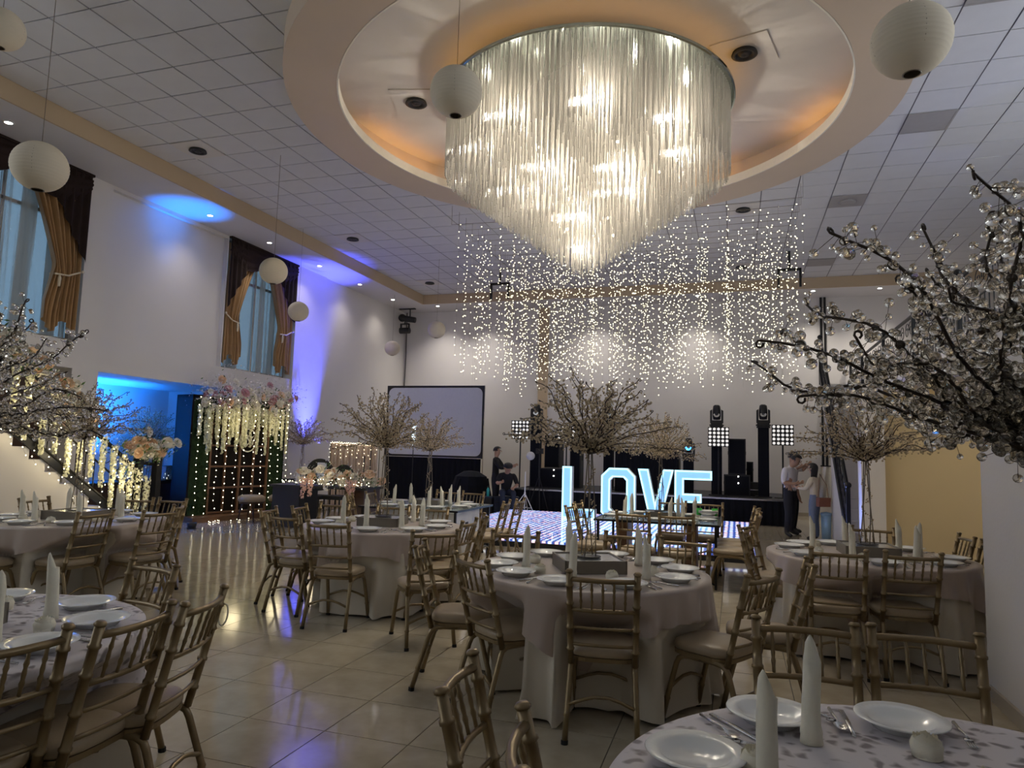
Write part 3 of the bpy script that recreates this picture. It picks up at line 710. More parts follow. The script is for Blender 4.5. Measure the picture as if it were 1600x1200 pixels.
# plates, napkins, cutlery
plate = MB().lathe([(0, .010), (.075, .010), (.092, .026), (.128, .034), (.130, .031), (.095, .018), (.08, 0), (0, 0)][::-1], 36).mesh('plate', 'plate', True)
def tall_napkin(seed):
    r = random.Random(seed); mb = MB(); n = 14; vs = []; lv = [(0, .031), (.02, .029), (.03, .030), (.05, .026), (.10, .025), (.17, .0245), (.22, .024)]
    for z, q in lv:
        for j in range(n):
            a = 2*PI*j/n; w = 1+.05*math.sin(3*a+z*30+seed)
            vs.append((q*w*math.cos(a), q*w*math.sin(a), z))
    for j in range(n):
        a = 2*PI*j/n; vs.append((.018*math.cos(a)+.004, .018*math.sin(a), .245+.035*math.cos(a)))
    for j in range(n):
        a = 2*PI*j/n; vs.append((.006*math.cos(a)+.010, .006*math.sin(a), .275+.014*math.cos(a)))
    L = len(lv)+2
    fs = [(i*n+j, i*n+(j+1) % n, (i+1)*n+(j+1) % n, (i+1)*n+j) for i in range(L-1) for j in range(n)]+[tuple(range((L-1)*n, L*n)), tuple(range(n-1, -1, -1))]
    return mb.add(vs, fs).mesh('rolled_napkin', 'napkin', True)
TALL = [tall_napkin(k) for k in range(3)]
def rosette():
    mb = MB(); vs = []; n = 72
    for i in range(n+1):
        t = i/n; a = t*2*PI*3.2; q = .008+.030*t
        zt = .062-.012*t+.004*math.sin(5*a); vs += [(q*math.cos(a)*1.05, q*math.sin(a)*1.05, .012*0+.0), (q*math.cos(a)*.98, q*math.sin(a)*.98, zt)]
    mb.add(vs, [(2*i, 2*i+2, 2*i+3, 2*i+1) for i in range(n)])
    mb.lathe([(0, .048), (.034, .046), (.041, .03), (.036, 0), (0, 0)][::-1], 18)
    return mb.mesh('napkin_rosette', 'napkin', True)
ROS = rosette()
def cutlery(kind):
    mb = MB()
    if kind == 'knife': mb.add([(-.007, 0, .004), (.007, 0, .004), (.008, .11, .004), (.012, .2, .004), (.002, .225, .004), (-.006, .11, .004), (-.007, 0, 0), (.007, 0, 0), (.008, .11, 0), (.012, .2, 0), (.002, .225, 0), (-.006, .11, 0)], [(0, 1, 2, 5), (5, 2, 3, 4), (0, 6, 7, 1), (1, 7, 8, 2), (2, 8, 9, 3), (3, 9, 10, 4), (4, 10, 11, 5), (5, 11, 6, 0)])
    else:
        mb.tube([(0, 0, .004), (0, .07, .006), (0, .12, .012), (0, .145, .010)], [.006, .0045, .0035, .005], 6)
        if kind == 'spoon':
            vs = []; 
            for i in range(7):
                for j in range(10):
                    a = 2*PI*j/10; q = i/6; vs.append((.020*q*math.cos(a), .175+.032*q*math.sin(a), .004+.010*q*q))
            mb.add(vs, [(i*10+j, (i+1)*10+j, (i+1)*10+(j+1) % 10, i*10+(j+1) % 10) for i in range(6) for j in range(10)])
        else:
            mb.box((-.011, .143, .006), (.011, .160, .010))
            for k in range(4): mb.box((-.0105+k*.006, .158, .006), (-.0075+k*.006, .205, .0085))
    return mb.mesh(kind, 'steel', True)
CUT = {k: cutlery(k) for k in ('knife', 'fork', 'spoon')}
# ------------------------------------------------------------------ crystal trees
def tree_parts(seed, more=1.0, tips=(), bare=None):
    r = random.Random(seed); kit = []; beads = []
    for k in range(90):
        t_ = k/90; a = 3*t_*2*PI; q = lerp(.05, .02, t_); p = Vector((q*math.cos(a), q*math.sin(a), .02+.68*t_)); beads.append((p+Vector((r.gauss(0, .008), r.gauss(0, .008), 0)), r.choice((.005, .0065, .008)), p))
    kit.append(('base_disc', MB().lathe([(0, 0), (.085, 0), (.085, .006), (0, .008)], 24).mesh('base_disc', 'black_iron')))
    for k in range(4):
        a = k*PI/2+.5
        pts = [(lerp(.055, .016, t)*math.cos(a+t*1.1), lerp(.055, .016, t)*math.sin(a+t*1.1), .004+.71*t) for t in [i/9 for i in range(10)]]
        kit.append(('stem', MB().tube(pts, .0045, 5).mesh('stem', 'stem_wire', True)))
    bs = []
    NB = 44
    for k in range(NB+len(tips)):
        az = k*2.399+r.uniform(-.25, .25); q = min(1, (k+.5)/NB)
        el = math.radians(lerp(78, 2, q**.85)+r.uniform(-6, 6)); L = r.uniform(.50, .68)*(1 if q > .3 else .92)
        d = Vector((math.cos(az)*math.cos(el), math.sin(az)*math.cos(el), math.sin(el))); s1 = d.orthogonal().normalized(); s2 = d.cross(s1)
        if bare and k < NB and bare(Vector((0, 0, .70))+d*L): continue
        if k >= NB:
            d = Vector(tips[k-NB])-Vector((0, 0, .70)); L = d.length; d.normalize(); s1 = d.orthogonal().normalized(); s2 = d.cross(s1); q = .5
        p1, p2, fr = r.uniform(0, 6), r.uniform(0, 6), r.uniform(9, 14); pts = []; n = 15
        for i in range(n):
            t = i/(n-1); w = .022*math.sqrt(t)
            pts.append(Vector((0, 0, .70))+d*L*t+s1*w*math.sin(fr*t+p1)+s2*w*math.sin(fr*t+p2)+Vector((0, 0, .05*math.sin(t*2.4)-.05*t*t*(q > .6))))
        tip = pts[-1]; side = (s1*math.cos(p1)+s2*math.sin(p1))
        for a in (.9, 1.8, 2.7, 3.6, 4.5, 5.4): pts.append(tip+d*.008*math.sin(a)+side*.008*(1-math.cos(a)))
        bs.append(pts)
        rs = [lerp(.0052, .0028, min(1, i/n)) for i in range(len(pts))]
        kit.append(('branch', MB().tube(pts, rs, 5).mesh('branch', 'branch', True)))
        nb = int(r.randint(52, 66)*more)
        for b in range(nb):
            t = lerp(.10, .98, (b+r.random())/nb); i = min(n-2, int(t*(n-1))); u = t*(n-1)-i
            p = pts[i].lerp(pts[i+1], u); o = Vector((r.gauss(0, 1), r.gauss(0, 1), r.gauss(-.25, 1))).normalized()*r.uniform(.010, .040)*(1 if r.random() < .85 else 1.8)
            beads.append((p+o, r.choice((.006, .0075, .009, .011)), p))
    return kit, beads
def tree_kit(seed):
    kit, beads = tree_parts(seed); mb = MB()
    for p, q, s in beads: mb.ico(p, q)
    kit.append(('crystal_bead', mb.mesh('crystal_bead', 'bead_far', True), [], 'stuff'))
    return kit
TREES = [tree_kit(21), tree_kit(22)]
def near_tree(label, loc, rz, seed, tips=(), bare=None):
    kit, beads = tree_parts(seed, 1.6, tips, bare); t = spawn(kit, 'crystal_tree', label, 'centerpiece', loc, rz, 'crystal tree centrepieces')
    ML = Matrix.Translation(loc) @ Matrix.Rotation(rz, 4, 'Z')
    bm = MB().ico((0, 0, 0), 1, 1).mesh('crystal_bead', 'bead', True); key = []
    for b in beads:
        w = ML @ b[0]; p = px(w); key.append((-(b[1]/p[2]) if p and inview(w, 0) else 0, b))
    key.sort(key=lambda k: k[0]); mb = MB(); wires = MB()
    for i, (k, b) in enumerate(key):
        if i < 300: mk('crystal_bead', bm, t, b[0], None, b[1]*1.1)
        else: mb.ico(b[0], b[1]*1.1, 1)
        wires.tube([b[2], b[0]], .0007, 3, False)
    mb.build('crystal_bead', 'bead', t, True, 'stuff'); wires.build('bead_wire', 'branch', t, False, 'stuff')
    return t
# ------------------------------------------------------------------ dress the round tables
def mirror_box(key, loc, rz, s=.21):
    t = thing('mirror_box', 'taupe box with mirrored top under the crystal tree on '+TN[key], 'box', loc, rz, 'centrepiece boxes')
    for k in range(4):
        a = k*PI/2
        MB().box((-s, -s, 0), (s, -s+.012, .085), a, (0, 0)).build('side_panel', 'box_taupe', t)
    MB().box((-s+.012, -s+.012, .0), (s-.012, s-.012, .078)).build('mirror_top', 'mirror', t)
    return t
ORD = ['first', 'second', 'third', 'fourth', 'fifth', 'sixth', 'seventh', 'eighth', 'ninth', 'tenth', 'eleventh', 'twelfth']
def settings(key, c, zt, spots, talls, ros, seed, fine):
    r = random.Random(seed)
    G = lambda s: s+' on '+TN[key]
    # number things by bearing, starting with the one nearest the camera and going clockwise seen from above
    def words(i): return '%s clockwise from the camera side' % ORD[i]
    for i, (x, y, a) in enumerate(spots):
        o = mk('soup_plate', plate, None, (x, y, zt), (0, 0, r.uniform(0, 6)))
        tag(o, 'white soup plate on %s, %s' % (TN[key], words(i)), 'plate', G('plates'))
        for kind, off in (('fork', -.165), ('knife', .150), ('spoon', .185)):
            if not fine and kind == 'spoon': continue
            o = mk(kind, CUT[kind], None, (x-off*math.sin(a)+.09*math.cos(a), y+off*math.cos(a)+.09*math.sin(a), zt+.001), (0, 0, a+PI/2+r.uniform(-.12, .12)))
            tag(o, 'steel %s beside the %s plate clockwise on %s' % (kind, ORD[i], TN[key]), kind, G('cutlery'))
    for i, (x, y) in enumerate(talls):
        o = mk('rolled_napkin', TALL[i % 3], None, (x, y, zt), (r.uniform(-.03, .03), r.uniform(-.03, .03), r.uniform(0, 6)))
        tag(o, 'tall rolled napkin on %s, %s' % (TN[key], words(i)), 'napkin', G('standing napkins'))
    for i, (x, y) in enumerate(ros):
        o = mk('napkin_rosette', ROS, None, (x, y, zt), (0, 0, r.uniform(0, 6)))
        tag(o, 'rose-folded napkin on %s, %s' % (TN[key], words(i)), 'napkin', G('rose folded napkins'))
SET = dict(
 T1=([(-1.55, 4.96), (-1.54, 4.62), (-1.34, 4.35), (-1.38, 5.27), (-1.02, 4.18), (-.90, 5.43), (-.55, 5.28), (-.36, 4.98), (-.36, 4.60), (-.62, 4.26)], [(-1.36, 4.65), (-1.20, 5.25), (-.99, 4.44), (-.66, 5.13), (-.54, 4.58)], [(-1.36, 4.88), (-1.22, 4.49), (-.93, 5.22), (-.52, 4.76), (-.74, 4.46)]),
 T2=([(-4.02, 6.28), (-4.04, 6.62), (-3.72, 6.02), (-3.30, 5.94), (-2.93, 6.16), (-2.84, 6.50), (-3.00, 6.92), (-3.36, 7.12)], [(-3.86, 6.42), (-3.42, 6.12), (-3.30, 6.92), (-3.05, 6.60)], [(-3.80, 6.25), (-3.08, 6.30)]),
 T3=([(-6.23, 4.78), (-5.85, 4.95), (-5.68, 5.45), (-5.92, 5.90), (-6.35, 6.0), (-6.60, 4.88)], [(-6.55, 5.05), (-6.30, 4.98), (-5.98, 5.66), (-6.20, 5.82), (-6.65, 5.62)], [(-5.85, 5.25)]),
 T4=([(-2.92, 2.60), (-2.60, 2.38), (-2.48, 2.03), (-3.38, 2.55)], [(-2.86, 2.38), (-2.66, 1.98)], [(-2.70, 2.22), (-3.2, 2.42)]),
 T5=([(.58, 7.06), (.46, 6.78), (.55, 6.32), (.85, 7.24), (1.09, 6.06), (1.54, 6.26), (1.69, 6.62), (1.48, 7.12)], [(.66, 6.86), (.90, 6.28), (1.37, 6.98), (1.47, 6.72)], [(.70, 6.98), (1.30, 6.32)]),
 T6=([(.10, 2.33), (-.10, 1.95), (.47, 2.42)], [(.20, 2.20), (.07, 1.84)], [(.49, 2.22), (.05, 1.95)]))
for n, key in enumerate(('T1', 'T2', 'T3', 'T4', 'T5', 'T6')):
    cx, cy = TABLES[key]; near = key in ('T4', 'T6'); r = random.Random(40+n)
    rz = [.45, .2, .1, .3, .05, .55][n]
    spawn(TK, 'banquet_table', 'round banquet table hidden under cloths, '+TN[key], 'table', (cx, cy, 0), rz)
    o = mk('tablecloth', drop_sheet(key, n, False).mesh('tablecloth', 'cloth_cream', True), None, (cx, cy, 0)); tag(o, 'floor length cream cloth on '+TN[key], 'tablecloth', 'cream tablecloths')
    o = mk('table_overlay', drop_sheet(key, 30+n, True, .97, [.95, .35, .6, .2, .5, .3][n]).mesh('table_overlay', 'printed_cloth' if near else 'satin', True), None, (cx, cy, 0))
    tag(o, ('leaf printed pale overlay cloth on ' if near else 'taupe satin overlay cloth on ')+TN[key], 'tablecloth', 'table overlays')
    zt = .7615; base = math.atan2(-cy, -cx)
    P = lambda rad, a: (cx+rad*math.cos(a), cy+rad*math.sin(a))
    def ring(given, rad, count, gap):
        out = [math.atan2(y-cy, x-cx) for x, y in given]; pts = list(given)
        for i in range(48):
            if len(pts) >= count: break
            a = base-i*2*PI/48+.05
            if key == 'T6' and inview((*P(rad, a), .78), 150): continue
            if all(abs((a-q+PI) % (2*PI)-PI) > gap for q in out): out.append(a); pts.append(P(rad, a))
        return sorted(pts, key=lambda p: (base-math.atan2(p[1]-cy, p[0]-cx)) % (2*PI))
    sp = [(x, y, math.atan2(y-cy, x-cx)) for x, y in ring(SET[key][0], .62, 10, .5)]
    tl_ = ring(SET[key][1], .42, 6, .8); rs_ = ring(SET[key][2], .44, 6, .8)
    rs_ = [q for q in rs_ if min(math.hypot(q[0]-w[0], q[1]-w[1]) for w in tl_) > .075]
    settings(key, (cx, cy), zt, sp, tl_, rs_, n, True)
    bx, by = (.63, 1.71) if key == 'T6' else (cx, cy)
    mirror_box(key, (bx, by, zt), rz)
    if key == 'T6': near_tree('big near crystal bead tree reaching in from the right edge', (bx, by, zt+.086), 0, 23,
        [(-.593, .174, .888), (-.569, -.161, .918), (-.46, .21, 1.085), (-.43, -.22, 1.137), (-.206, .146, 1.217), (-.188, -.288, 1.203), (-.27, .126, 1.086), (-.403, -.155, .911), (-.206, .214, .958), (-.495, -.078, .81), (-.255, .197, .814), (-.217, -.196, 1.014), (-.162, .203, 1.146), (-.30, -.06, .86)],
        lambda p: p.x < -.10)
    elif key == 'T4': near_tree('crystal bead tree reaching in from the left edge', (cx, cy, zt+.086), .4, 24)
    else: spawn(TREES[n % 2], 'crystal_tree', 'crystal bead tree with wire stem on '+TN[key], 'centerpiece', (cx, cy, zt+.085), [3.9, 0.6, 2.0, 0, 1.2][n], 'crystal tree centrepieces')
# ------------------------------------------------------------------ lit dance floor
lf = thing('led_dance_floor', 'glowing blue and white LED panel dance floor before the stage', 'dance floor', (-5.3, 11.0, 0))
B(((0, 0, 0), (5.6, 5.6, .085))).build('base', 'black', lf)
pmesh = MB().box((.016, .016, .085), (1.104, 1.104, .12)).mesh('floor_panel', 'led_panel')
for i in range(5):
    for j in range(5): mk('floor_panel', pmesh, lf, (i*1.12, j*1.12, 0))
# ------------------------------------------------------------------ LOVE letters
def inset(poly, d):
    n = len(poly); out = []
    for i in range(n):
        p, c, q = (Vector(poly[(i+k) % n]) for k in (-1, 0, 1))
        e1, e2 = (c-p).normalized(), (q-c).normalized()
        n1, n2 = Vector((-e1.y, e1.x)), Vector((-e2.y, e2.x)); m = (n1+n2); m = m/(m.length_squared)*2
        out.append(tuple(c+m*d))
    return out
st = .215
LET = {'L': ([(0, 0), (.74, 0), (.74, st), (st, st), (st, 1.13), (0, 1.13)], None),
       'O': ([(.17, 0), (.57, 0), (.74, .17), (.74, .96), (.57, 1.13), (.17, 1.13), (0, .96), (0, .17)], [(.26, .20), (.48, .20), (.545, .27), (.545, .86), (.48, .93), (.26, .93), (.195, .86), (.195, .27)]),
       'V': ([(.27, 0), (.47, 0), (.75, 1.13), (.53, 1.13), (.37, .42), (.22, 1.13), (0, 1.13)], None),
       'E': ([(0, 0), (.74, 0), (.74, st), (.19, st), (.19, .46), (.55, .46), (.55, .645), (.19, .645), (.19, .935), (.76, .935), (.76, 1.13), (0, 1.13)], None)}
for k, (ch_, x) in enumerate((('L', -3.65), ('O', -2.78), ('V', -1.99), ('E', -1.22))):
    poly, hole = LET[ch_]
    t = thing('marquee_letter', 'glowing pale blue giant letter %s standing on the LED dance floor' % ch_, 'letter', (x, 15.15, .12), 0, 'glowing LOVE letters')
    fr = lambda p, y, d, h=None: MB().prism(p, (0, y, 0), (1, 0, 0), (0, 0, 1), (0, -1, 0), d, h)
    fr(poly, .20, .19, hole).build('casing', 'white_plastic', t)
    ip = inset(poly, .035)
    if hole is None:
        fr(poly, .0101, .012, ip).build('rim_light', 'letter_rim', t)
        fr(inset(poly, .03), .0101, .004).build('face_panel', 'letter_face', t)
    else:
        ih = [(.37+(q[0]-.37)*1.20, .565+(q[1]-.565)*1.09) for q in hole]
        fr(poly, .0101, .012, ip).build('rim_light', 'letter_rim', t); fr(ih, .0101, .012, hole).build('rim_light', 'letter_rim', t)
        fr(inset(poly, .03), .0101, .004, [(.37+(q[0]-.37)*1.15, .565+(q[1]-.565)*1.07) for q in hole]).build('face_panel', 'letter_face', t)
# ------------------------------------------------------------------ stage and its gear
t = thing('stage', 'low black skirted stage along the back wall behind the letters', 'stage', (0, 0, 0))
B(((-5.45, 17.35, .56), (1.2, 20.6, .60))).build('deck', 'black', t)
MB().grid(lambda u, v: (-5.45+6.65*u, 17.36+.012*math.sin(u*260), .56*(1-v)+.005), 400, 1).build('skirt', 'black_cloth', t)
B(((-5.43, 17.45, 0), (1.18, 20.5, .55))).build('frame', 'black', t)
B(((-5.46, 17.33, .565), (1.21, 17.35, .60))).build('edge_trim', 'steel', t)
def moving_head(x, y, z, lab, lit=False):
    t = thing('moving_head_light', lab, 'stage light', (x, y, z), 0, 'moving head lights')
    B(((-.14, -.13, 0), (.14, .13, .09)), ((-.17, -.16, .02), (.17, .16, .05))).build('base', 'black', t)
    MB().prism([(-.16, .09), (.16, .09), (.16, .40), (.11, .43), (.11, .16), (-.11, .16), (-.11, .43), (-.16, .40)], (0, -.06, .0), (1, 0, 0), (0, 0, 1), (0, 1, 0), .12).build('yoke', 'black', t)
    MB().lathe([(0, .17), (.085, .18), (.10, .26), (.10, .40), (.085, .52), (.05, .55), (0, .55)], 16).build('head', 'black', t, True)
    MB().lathe([(.065, 0), (.05, .01), (0, .012)], 16, (0, -.098, .30)).build('lens_hood', 'steel', t)
    MB().prism([(.075*math.cos(a), .31+.075*math.sin(a)) for a in [PI+PI*k/10 for k in range(11)]]+[(.045*math.cos(a), .33+.05*math.sin(a)) for a in [2*PI-PI*k/10 for k in range(11)]], (0, -.104, 0), (1, 0, 0), (0, 0, 1), (0, -1, 0), .01).build('lens', 'blue_lens' if lit else 'steel', t)
def totem(x, y, z, h, lab, w=.125):
    t = thing('stage_column', lab, 'stage column', (x, y, z), 0, 'black stage columns')
    B(((-w, -w, .03), (w, w, h-.02))).build('sleeve', 'black_cloth', t)
    B(((-w-.06, -w-.06, 0), (w+.06, w+.06, .03))).build('base_plate', 'black', t); B(((-w-.03, -w-.03, h-.03), (w+.03, w+.03, h))).build('top_plate', 'black', t)
lens = MB().lathe([(0, -.012), (.020, -.010), (.033, -.002), (.035, .004), (0, .004)], 14)
lens.v = [(a, c, b) for a, b, c in lens.v]; lens_m = lens.mesh('lamp', 'blinder_lamp', True)
def blinder(x, y, z, w, h, lab, base):
    t = thing('blinder_light', lab, 'stage light', (x, y, z), 0, 'matrix blinder lights')
    B(((0, 0, 0), (w, .10, h))).build('housing', 'black', t)
    for i in range(5):
        for j in range(5): mk('lamp', lens_m, t, (w*(i+.5)/5, -.003, h*(j+.5)/5))
    MB().tube([(w/2, .06, 0), (w/2, .06, base-z)], .02, 8).build('stand_pole', 'black', t)
    B(((w/2-.2, -.05, base-z), (w/2+.2, .2, base-z+.02))).build('stand_foot', 'black', t)
def speaker(x, y, z, w, d, h, lab, led=False):
    t = thing('loudspeaker', lab, 'speaker', (x, y, z))
    mb = B(((0, 0, 0), (w, d, h))); mb.build('cabinet', 'black', t)
    B(((.03, -.012, .03), (w-.03, 0, h-.03))).build('grille', 'black_cloth', t)
    for s in (0, 1): B(((w*s-.008 if not s else w-.004, d*.4, h*.55), (w*s+.004 if not s else w+.008, d*.6, h*.65))).build('handle', 'rubber', t)
    if led:
        for q in (.62, .93): MB().ico((w*.55, -.02, h*q), .018).build('indicator', 'tiny_led', t)
SY = 18.2
totem(.66, SY, .6, 1.72, 'black draped column at the right end of the stage'); moving_head(.66, SY, 2.32, 'moving head light on the rightmost stage column')
totem(-.44, SY, .6, 1.70, 'black draped column right of the letters behind a lamp panel'); moving_head(-.44, SY, 2.30, 'moving head light on the column right of the letters')
totem(-1.13, SY+.1, .6, .86, 'short black column behind the letter E'); moving_head(-1.13, SY+.1, 1.46, 'moving head light with glowing blue lens behind the letter E', True)
totem(-5.13, SY, .6, 1.70, 'black draped column at the left end of the stage'); moving_head(-5.13, SY, 2.30, 'moving head light behind the middle crystal tree, left')
totem(-3.25, SY+.6, .6, 1.72, 'black draped column behind the letter O'); moving_head(-3.25, SY+.6, 2.32, 'moving head light hidden by the middle crystal tree')
blinder(.85, SY-.1, 1.87, .50, .50, 'square panel of 25 lamps at the right end of the stage', .6)
blinder(-.64, SY-.28, 1.80, .50, .48, 'square panel of 25 lamps before the second column from the right', .6)
blinder(-5.78, SY-.2, 1.88, .50, .50, 'square panel of 25 lamps at the left end of the stage', 0)
blinder(-4.55, SY, 1.78, .50, .48, 'panel of lamps half hidden by the middle crystal tree', .6)
speaker(-.17, SY, 1.13, .42, .5, .88, 'tall black loudspeaker on the right bass cabinet'); speaker(-.27, SY-.05, .6, .62, .62, .52, 'black bass cabinet with two white indicator lights, right', True)
speaker(-4.98, SY+.35, 1.13, .42, .5, .88, 'tall black loudspeaker on the left bass cabinet'); speaker(-5.0, SY-.05, .6, .72, .62, .52, 'black bass cabinet with two white indicator lights, left', True)
speaker(-4.28, SY+.4, .6, .30, .4, 1.35, 'slim black column loudspeaker left of the letter O')
speaker(.27, SY+.3, .95, .16, .3, .5, 'small black loudspeaker beside the right bass cabinet'); 
t = thing('dj_booth', 'black draped DJ booth on stage behind the letters O and V', 'booth', (-2.95, SY-.2, .6))
MB().grid(lambda u, v: (1.6*u, .03*math.sin(u*70), 1.05*v), 120, 1).build('front_drape', 'black_cloth', t, True)
for x in (0, 1.56): B(((x, .03, 0), (x+.04, .7, 1.05))).build('side_panel', 'black', t)
B(((-.03, -.02, 1.05), (1.63, .75, 1.09))).build('top', 'black', t)
# small table for the speaker bottom
t = thing('equipment_case', 'black case under the small right loudspeaker', 'case', (.30, SY+.25, .6)); B(((0, 0, 0), (.26, .4, .345))).build('body', 'black', t); B(((.02, -.01, .15), (.24, 0, .17))).build('latch', 'steel', t)
# ------------------------------------------------------------------ projection screen
t = thing('projection_screen', 'grey rear projection screen with black border and black skirt', 'screen', (-10.26, 19.3, 0))
W_, H_ = 3.2, 2.15
def rrect(x0, x1, z0, z1, r, n=6):
    out = []
    for cx, cz, a0 in ((x1-r, z0+r, -90), (x1-r, z1-r, 0), (x0+r, z1-r, 90), (x0+r, z0+r, 180)):
        for k in range(n+1): a = math.radians(a0+90*k/n); out.append((cx+r*math.cos(a), cz+r*math.sin(a)))
    return out
MB().prism(rrect(.06, W_-.06, 1.37, 3.39, .18), (0, 0, 0), (1, 0, 0), (0, 0, 1), (0, -1, 0), .012).build('screen_surface', 'screen_grey', t)
MB().prism(rrect(0, W_, 1.30, 3.46, .004), (0, .012, 0), (1, 0, 0), (0, 0, 1), (0, -1, 0), .02, rrect(.058, W_-.058, 1.365, 3.395, .182)).build('border', 'black', t)
MB().grid(lambda u, v: (.05+3.1*u, -.01+.015*math.sin(u*110), 1.30-1.28*v), 160, 1).build('skirt', 'black_cloth', t, True)
B(((.05, -.025, 1.29), (3.15, -.015, 1.31))).build('lower_rail', 'steel', t)
for x in (0, 3.18): B(((x, 0, 0), (x+.03, .04, 3.46))).build('upright', 'steel', t); B(((x-.05, -.35, 0), (x+.08, .35, .03))).build('foot', 'steel', t)
# floor lamp and stands round the screen
t = thing('light_stand', 'thin stand with bright white LED tube before the screen', 'lamp', (-8.2, 17.0, 0))
MB().tube([(0, 0, 1.62), (0, 0, 2.15)], [.045, .06], 10).build('led_tube', 'led_white', t); MB().tube([(0, 0, .35), (0, 0, 1.62)], .012, 6).build('pole', 'black_iron', t)
for k in range(3): a = k*2*PI/3+.4; MB().tube([(0, 0, .45), (.28*math.cos(a), .28*math.sin(a), .012)], .010, 6).build('leg', 'black_iron', t)
for x, y, lab in ((-7.75, 13.9, 'thin black tripod stand before the beige curtain, taller'), (-8.02, 14.1, 'thin black microphone stand before the beige curtain, shorter')):
    t = thing('tripod_stand', lab, 'stand', (x, y, 0)); MB().tube([(0, 0, .1), (.02, 0, 1.6 if x > -8 else 1.35)], .011, 6).build('pole', 'black_iron', t); MB().ico((.01, 0, .95), .035).build('knob', 'black', t)
    for k in range(3): a = k*2*PI/3+1; MB().tube([(0, 0, .5), (.3*math.cos(a), .3*math.sin(a), .012)], .009, 6).build('leg', 'black_iron', t)
# ------------------------------------------------------------------ stage lights in the far corner
t = thing('ceiling_stage_light', 'cluster of black stage lights hung in the far left corner', 'stage light', (-10.1, 20.1, 6.05))
B(((-.28, -.05, -.03), (.28, .05, 0))).build('clamp_bar', 'black', t); MB().tube([(.1, 0, -.03), (.1, 0, -.3)], .02, 6).build('pipe', 'black', t)
MB().tube([(-.1, -.1, -.33), (.32, -.05, -.4)], [.10, .09], 12).build('lamp_can', 'black', t); MB().ico((-.15, -.05, -.31), .13, 1).build('lamp_head', 'black', t, True)
MB().tube([(-.05, 0, -.35), (-.08, 0, -.52)], .02, 6).build('pipe', 'black', t)
B(((-.22, -.04, -.62), (-.19, .04, -.5)), ((.06, -.04, -.62), (.09, .04, -.5)), ((-.22, -.04, -.52), (.09, .04, -.49))).build('yoke', 'black', t); MB().tube([(-.23, 0, -.72), (.10, 0, -.72)], .10, 12).build('lamp_can', 'black', t)
# ------------------------------------------------------------------ glass tables
def glass_table(key, x0, x1, y0, y1, lab, boxbase):
    cx, cy = (x0+x1)/2, (y0+y1)/2
    t = thing('glass_table', lab, 'table', (cx, cy, 0)); hx, hy = (x1-x0)/2, (y1-y0)/2
    B(((-hx+.02, -hy+.02, .738), (hx-.02, hy-.02, .75))).build('glass_top', 'table_glass', t)
    MB().prism([(-hx, -hy), (hx, -hy), (hx, hy), (-hx, hy)], (0, 0, .725), (1, 0, 0), (0, 1, 0), (0, 0, 1), .025, [(-hx+.025, -hy+.025), (hx-.025, -hy+.025), (hx-.025, hy-.025), (-hx+.025, hy-.025)]).build('edge_frame', 'black_iron', t)
    for sx in (-1, 1):
        for sy in (-1, 1): B(((sx*(hx-.05)-.015, sy*(hy-.05)-.015, 0), (sx*(hx-.05)+.015, sy*(hy-.05)+.015, .725))).build('leg', 'black_iron', t)
    if boxbase:
        B(((-hx+.3, -hy+.18, .02), (hx-.12, hy-.25, .70))).build('box_base', 'white_plastic', t); B(((hx-.125, -.1, .45), (hx-.115, .0, .55))).build('socket', 'black', t)
    else:
        for x in (-.45, .40): B(((x-.06, -.25, 0), (x+.06, .25, .72))).build('pedestal', 'brown_wood', t)
    base = math.atan2(-cy, -cx)
    pts = [(cx+u*hx*.62, cy+s*(hy-.17)) for u in (-.75, .02, .78) for s in (-1, 1)]+[(cx+s*(hx-.17), cy+v) for s in (-1, 1) for v in (-.16, .2)]
    srt = lambda L: sorted(L, key=lambda p: (base-math.atan2(p[1]-cy, p[0]-cx)) % (2*PI))
    sp = []
    for x, y in srt(pts):
        a = math.atan2(y-cy, x-cx); a = [0, PI/2, PI, -PI/2][int(((a+PI/4) % (2*PI))//(PI/2))]; sp.append((x, y, a))
    tl_ = srt([(cx-.42, cy-.25), (cx+.15, cy-.32), (cx+.42, cy+.1), (cx+.30, cy-.22), (cx-.40, cy+.25), (cx+.2, cy+.32)])
    rs_ = srt([(cx-.28, cy-.33), (cx+.46, cy-.06), (cx+.02, cy+.36)])
    settings(key, (cx, cy), .7505, sp, tl_, rs_, 77, False)
    mirror_box(key, (cx, cy, .7505), .12, .19)
    spawn(TREES[0 if boxbase else 1], 'crystal_tree', 'crystal bead tree with wire stem on '+TN[key], 'centerpiece', (cx, cy, .837), 1.0 if boxbase else 4.4, 'crystal tree centrepieces', .97)
glass_table('T7', -4.92, -3.45, 8.55, 9.95, 'glass topped table with white box base left of the dance floor', True)
glass_table('T8', -1.67, -.17, 8.62, 9.86, 'glass topped table with dark frame before the LOVE letters', False)
for k in range(3):
    o = mk('soup_plate', plate, None, (-.34, 9.62, .785+.014*k)); tag(o, 'white plate in a stack on the right glass table, %s' % ['lowest', 'middle', 'topmost'][k], 'plate', 'stacked plates')
for k, (x, y) in enumerate(((-.46, 9.66), (-.26, 9.72))):
    t = thing('green_cup', 'bright green plastic cup %s the plate stack' % ['left of', 'behind'][k], 'cup', (x, y, .7505)); MB().lathe([(0, 0), (.03, 0), (.04, .11), (.037, .11), (.028, .004), (0, .004)], 16).build('cup_body', 'green_plastic', t, True); MB().lathe([(.038, .108), (.043, .112), (.038, .116)], 16).build('rim', 'green_plastic', t)
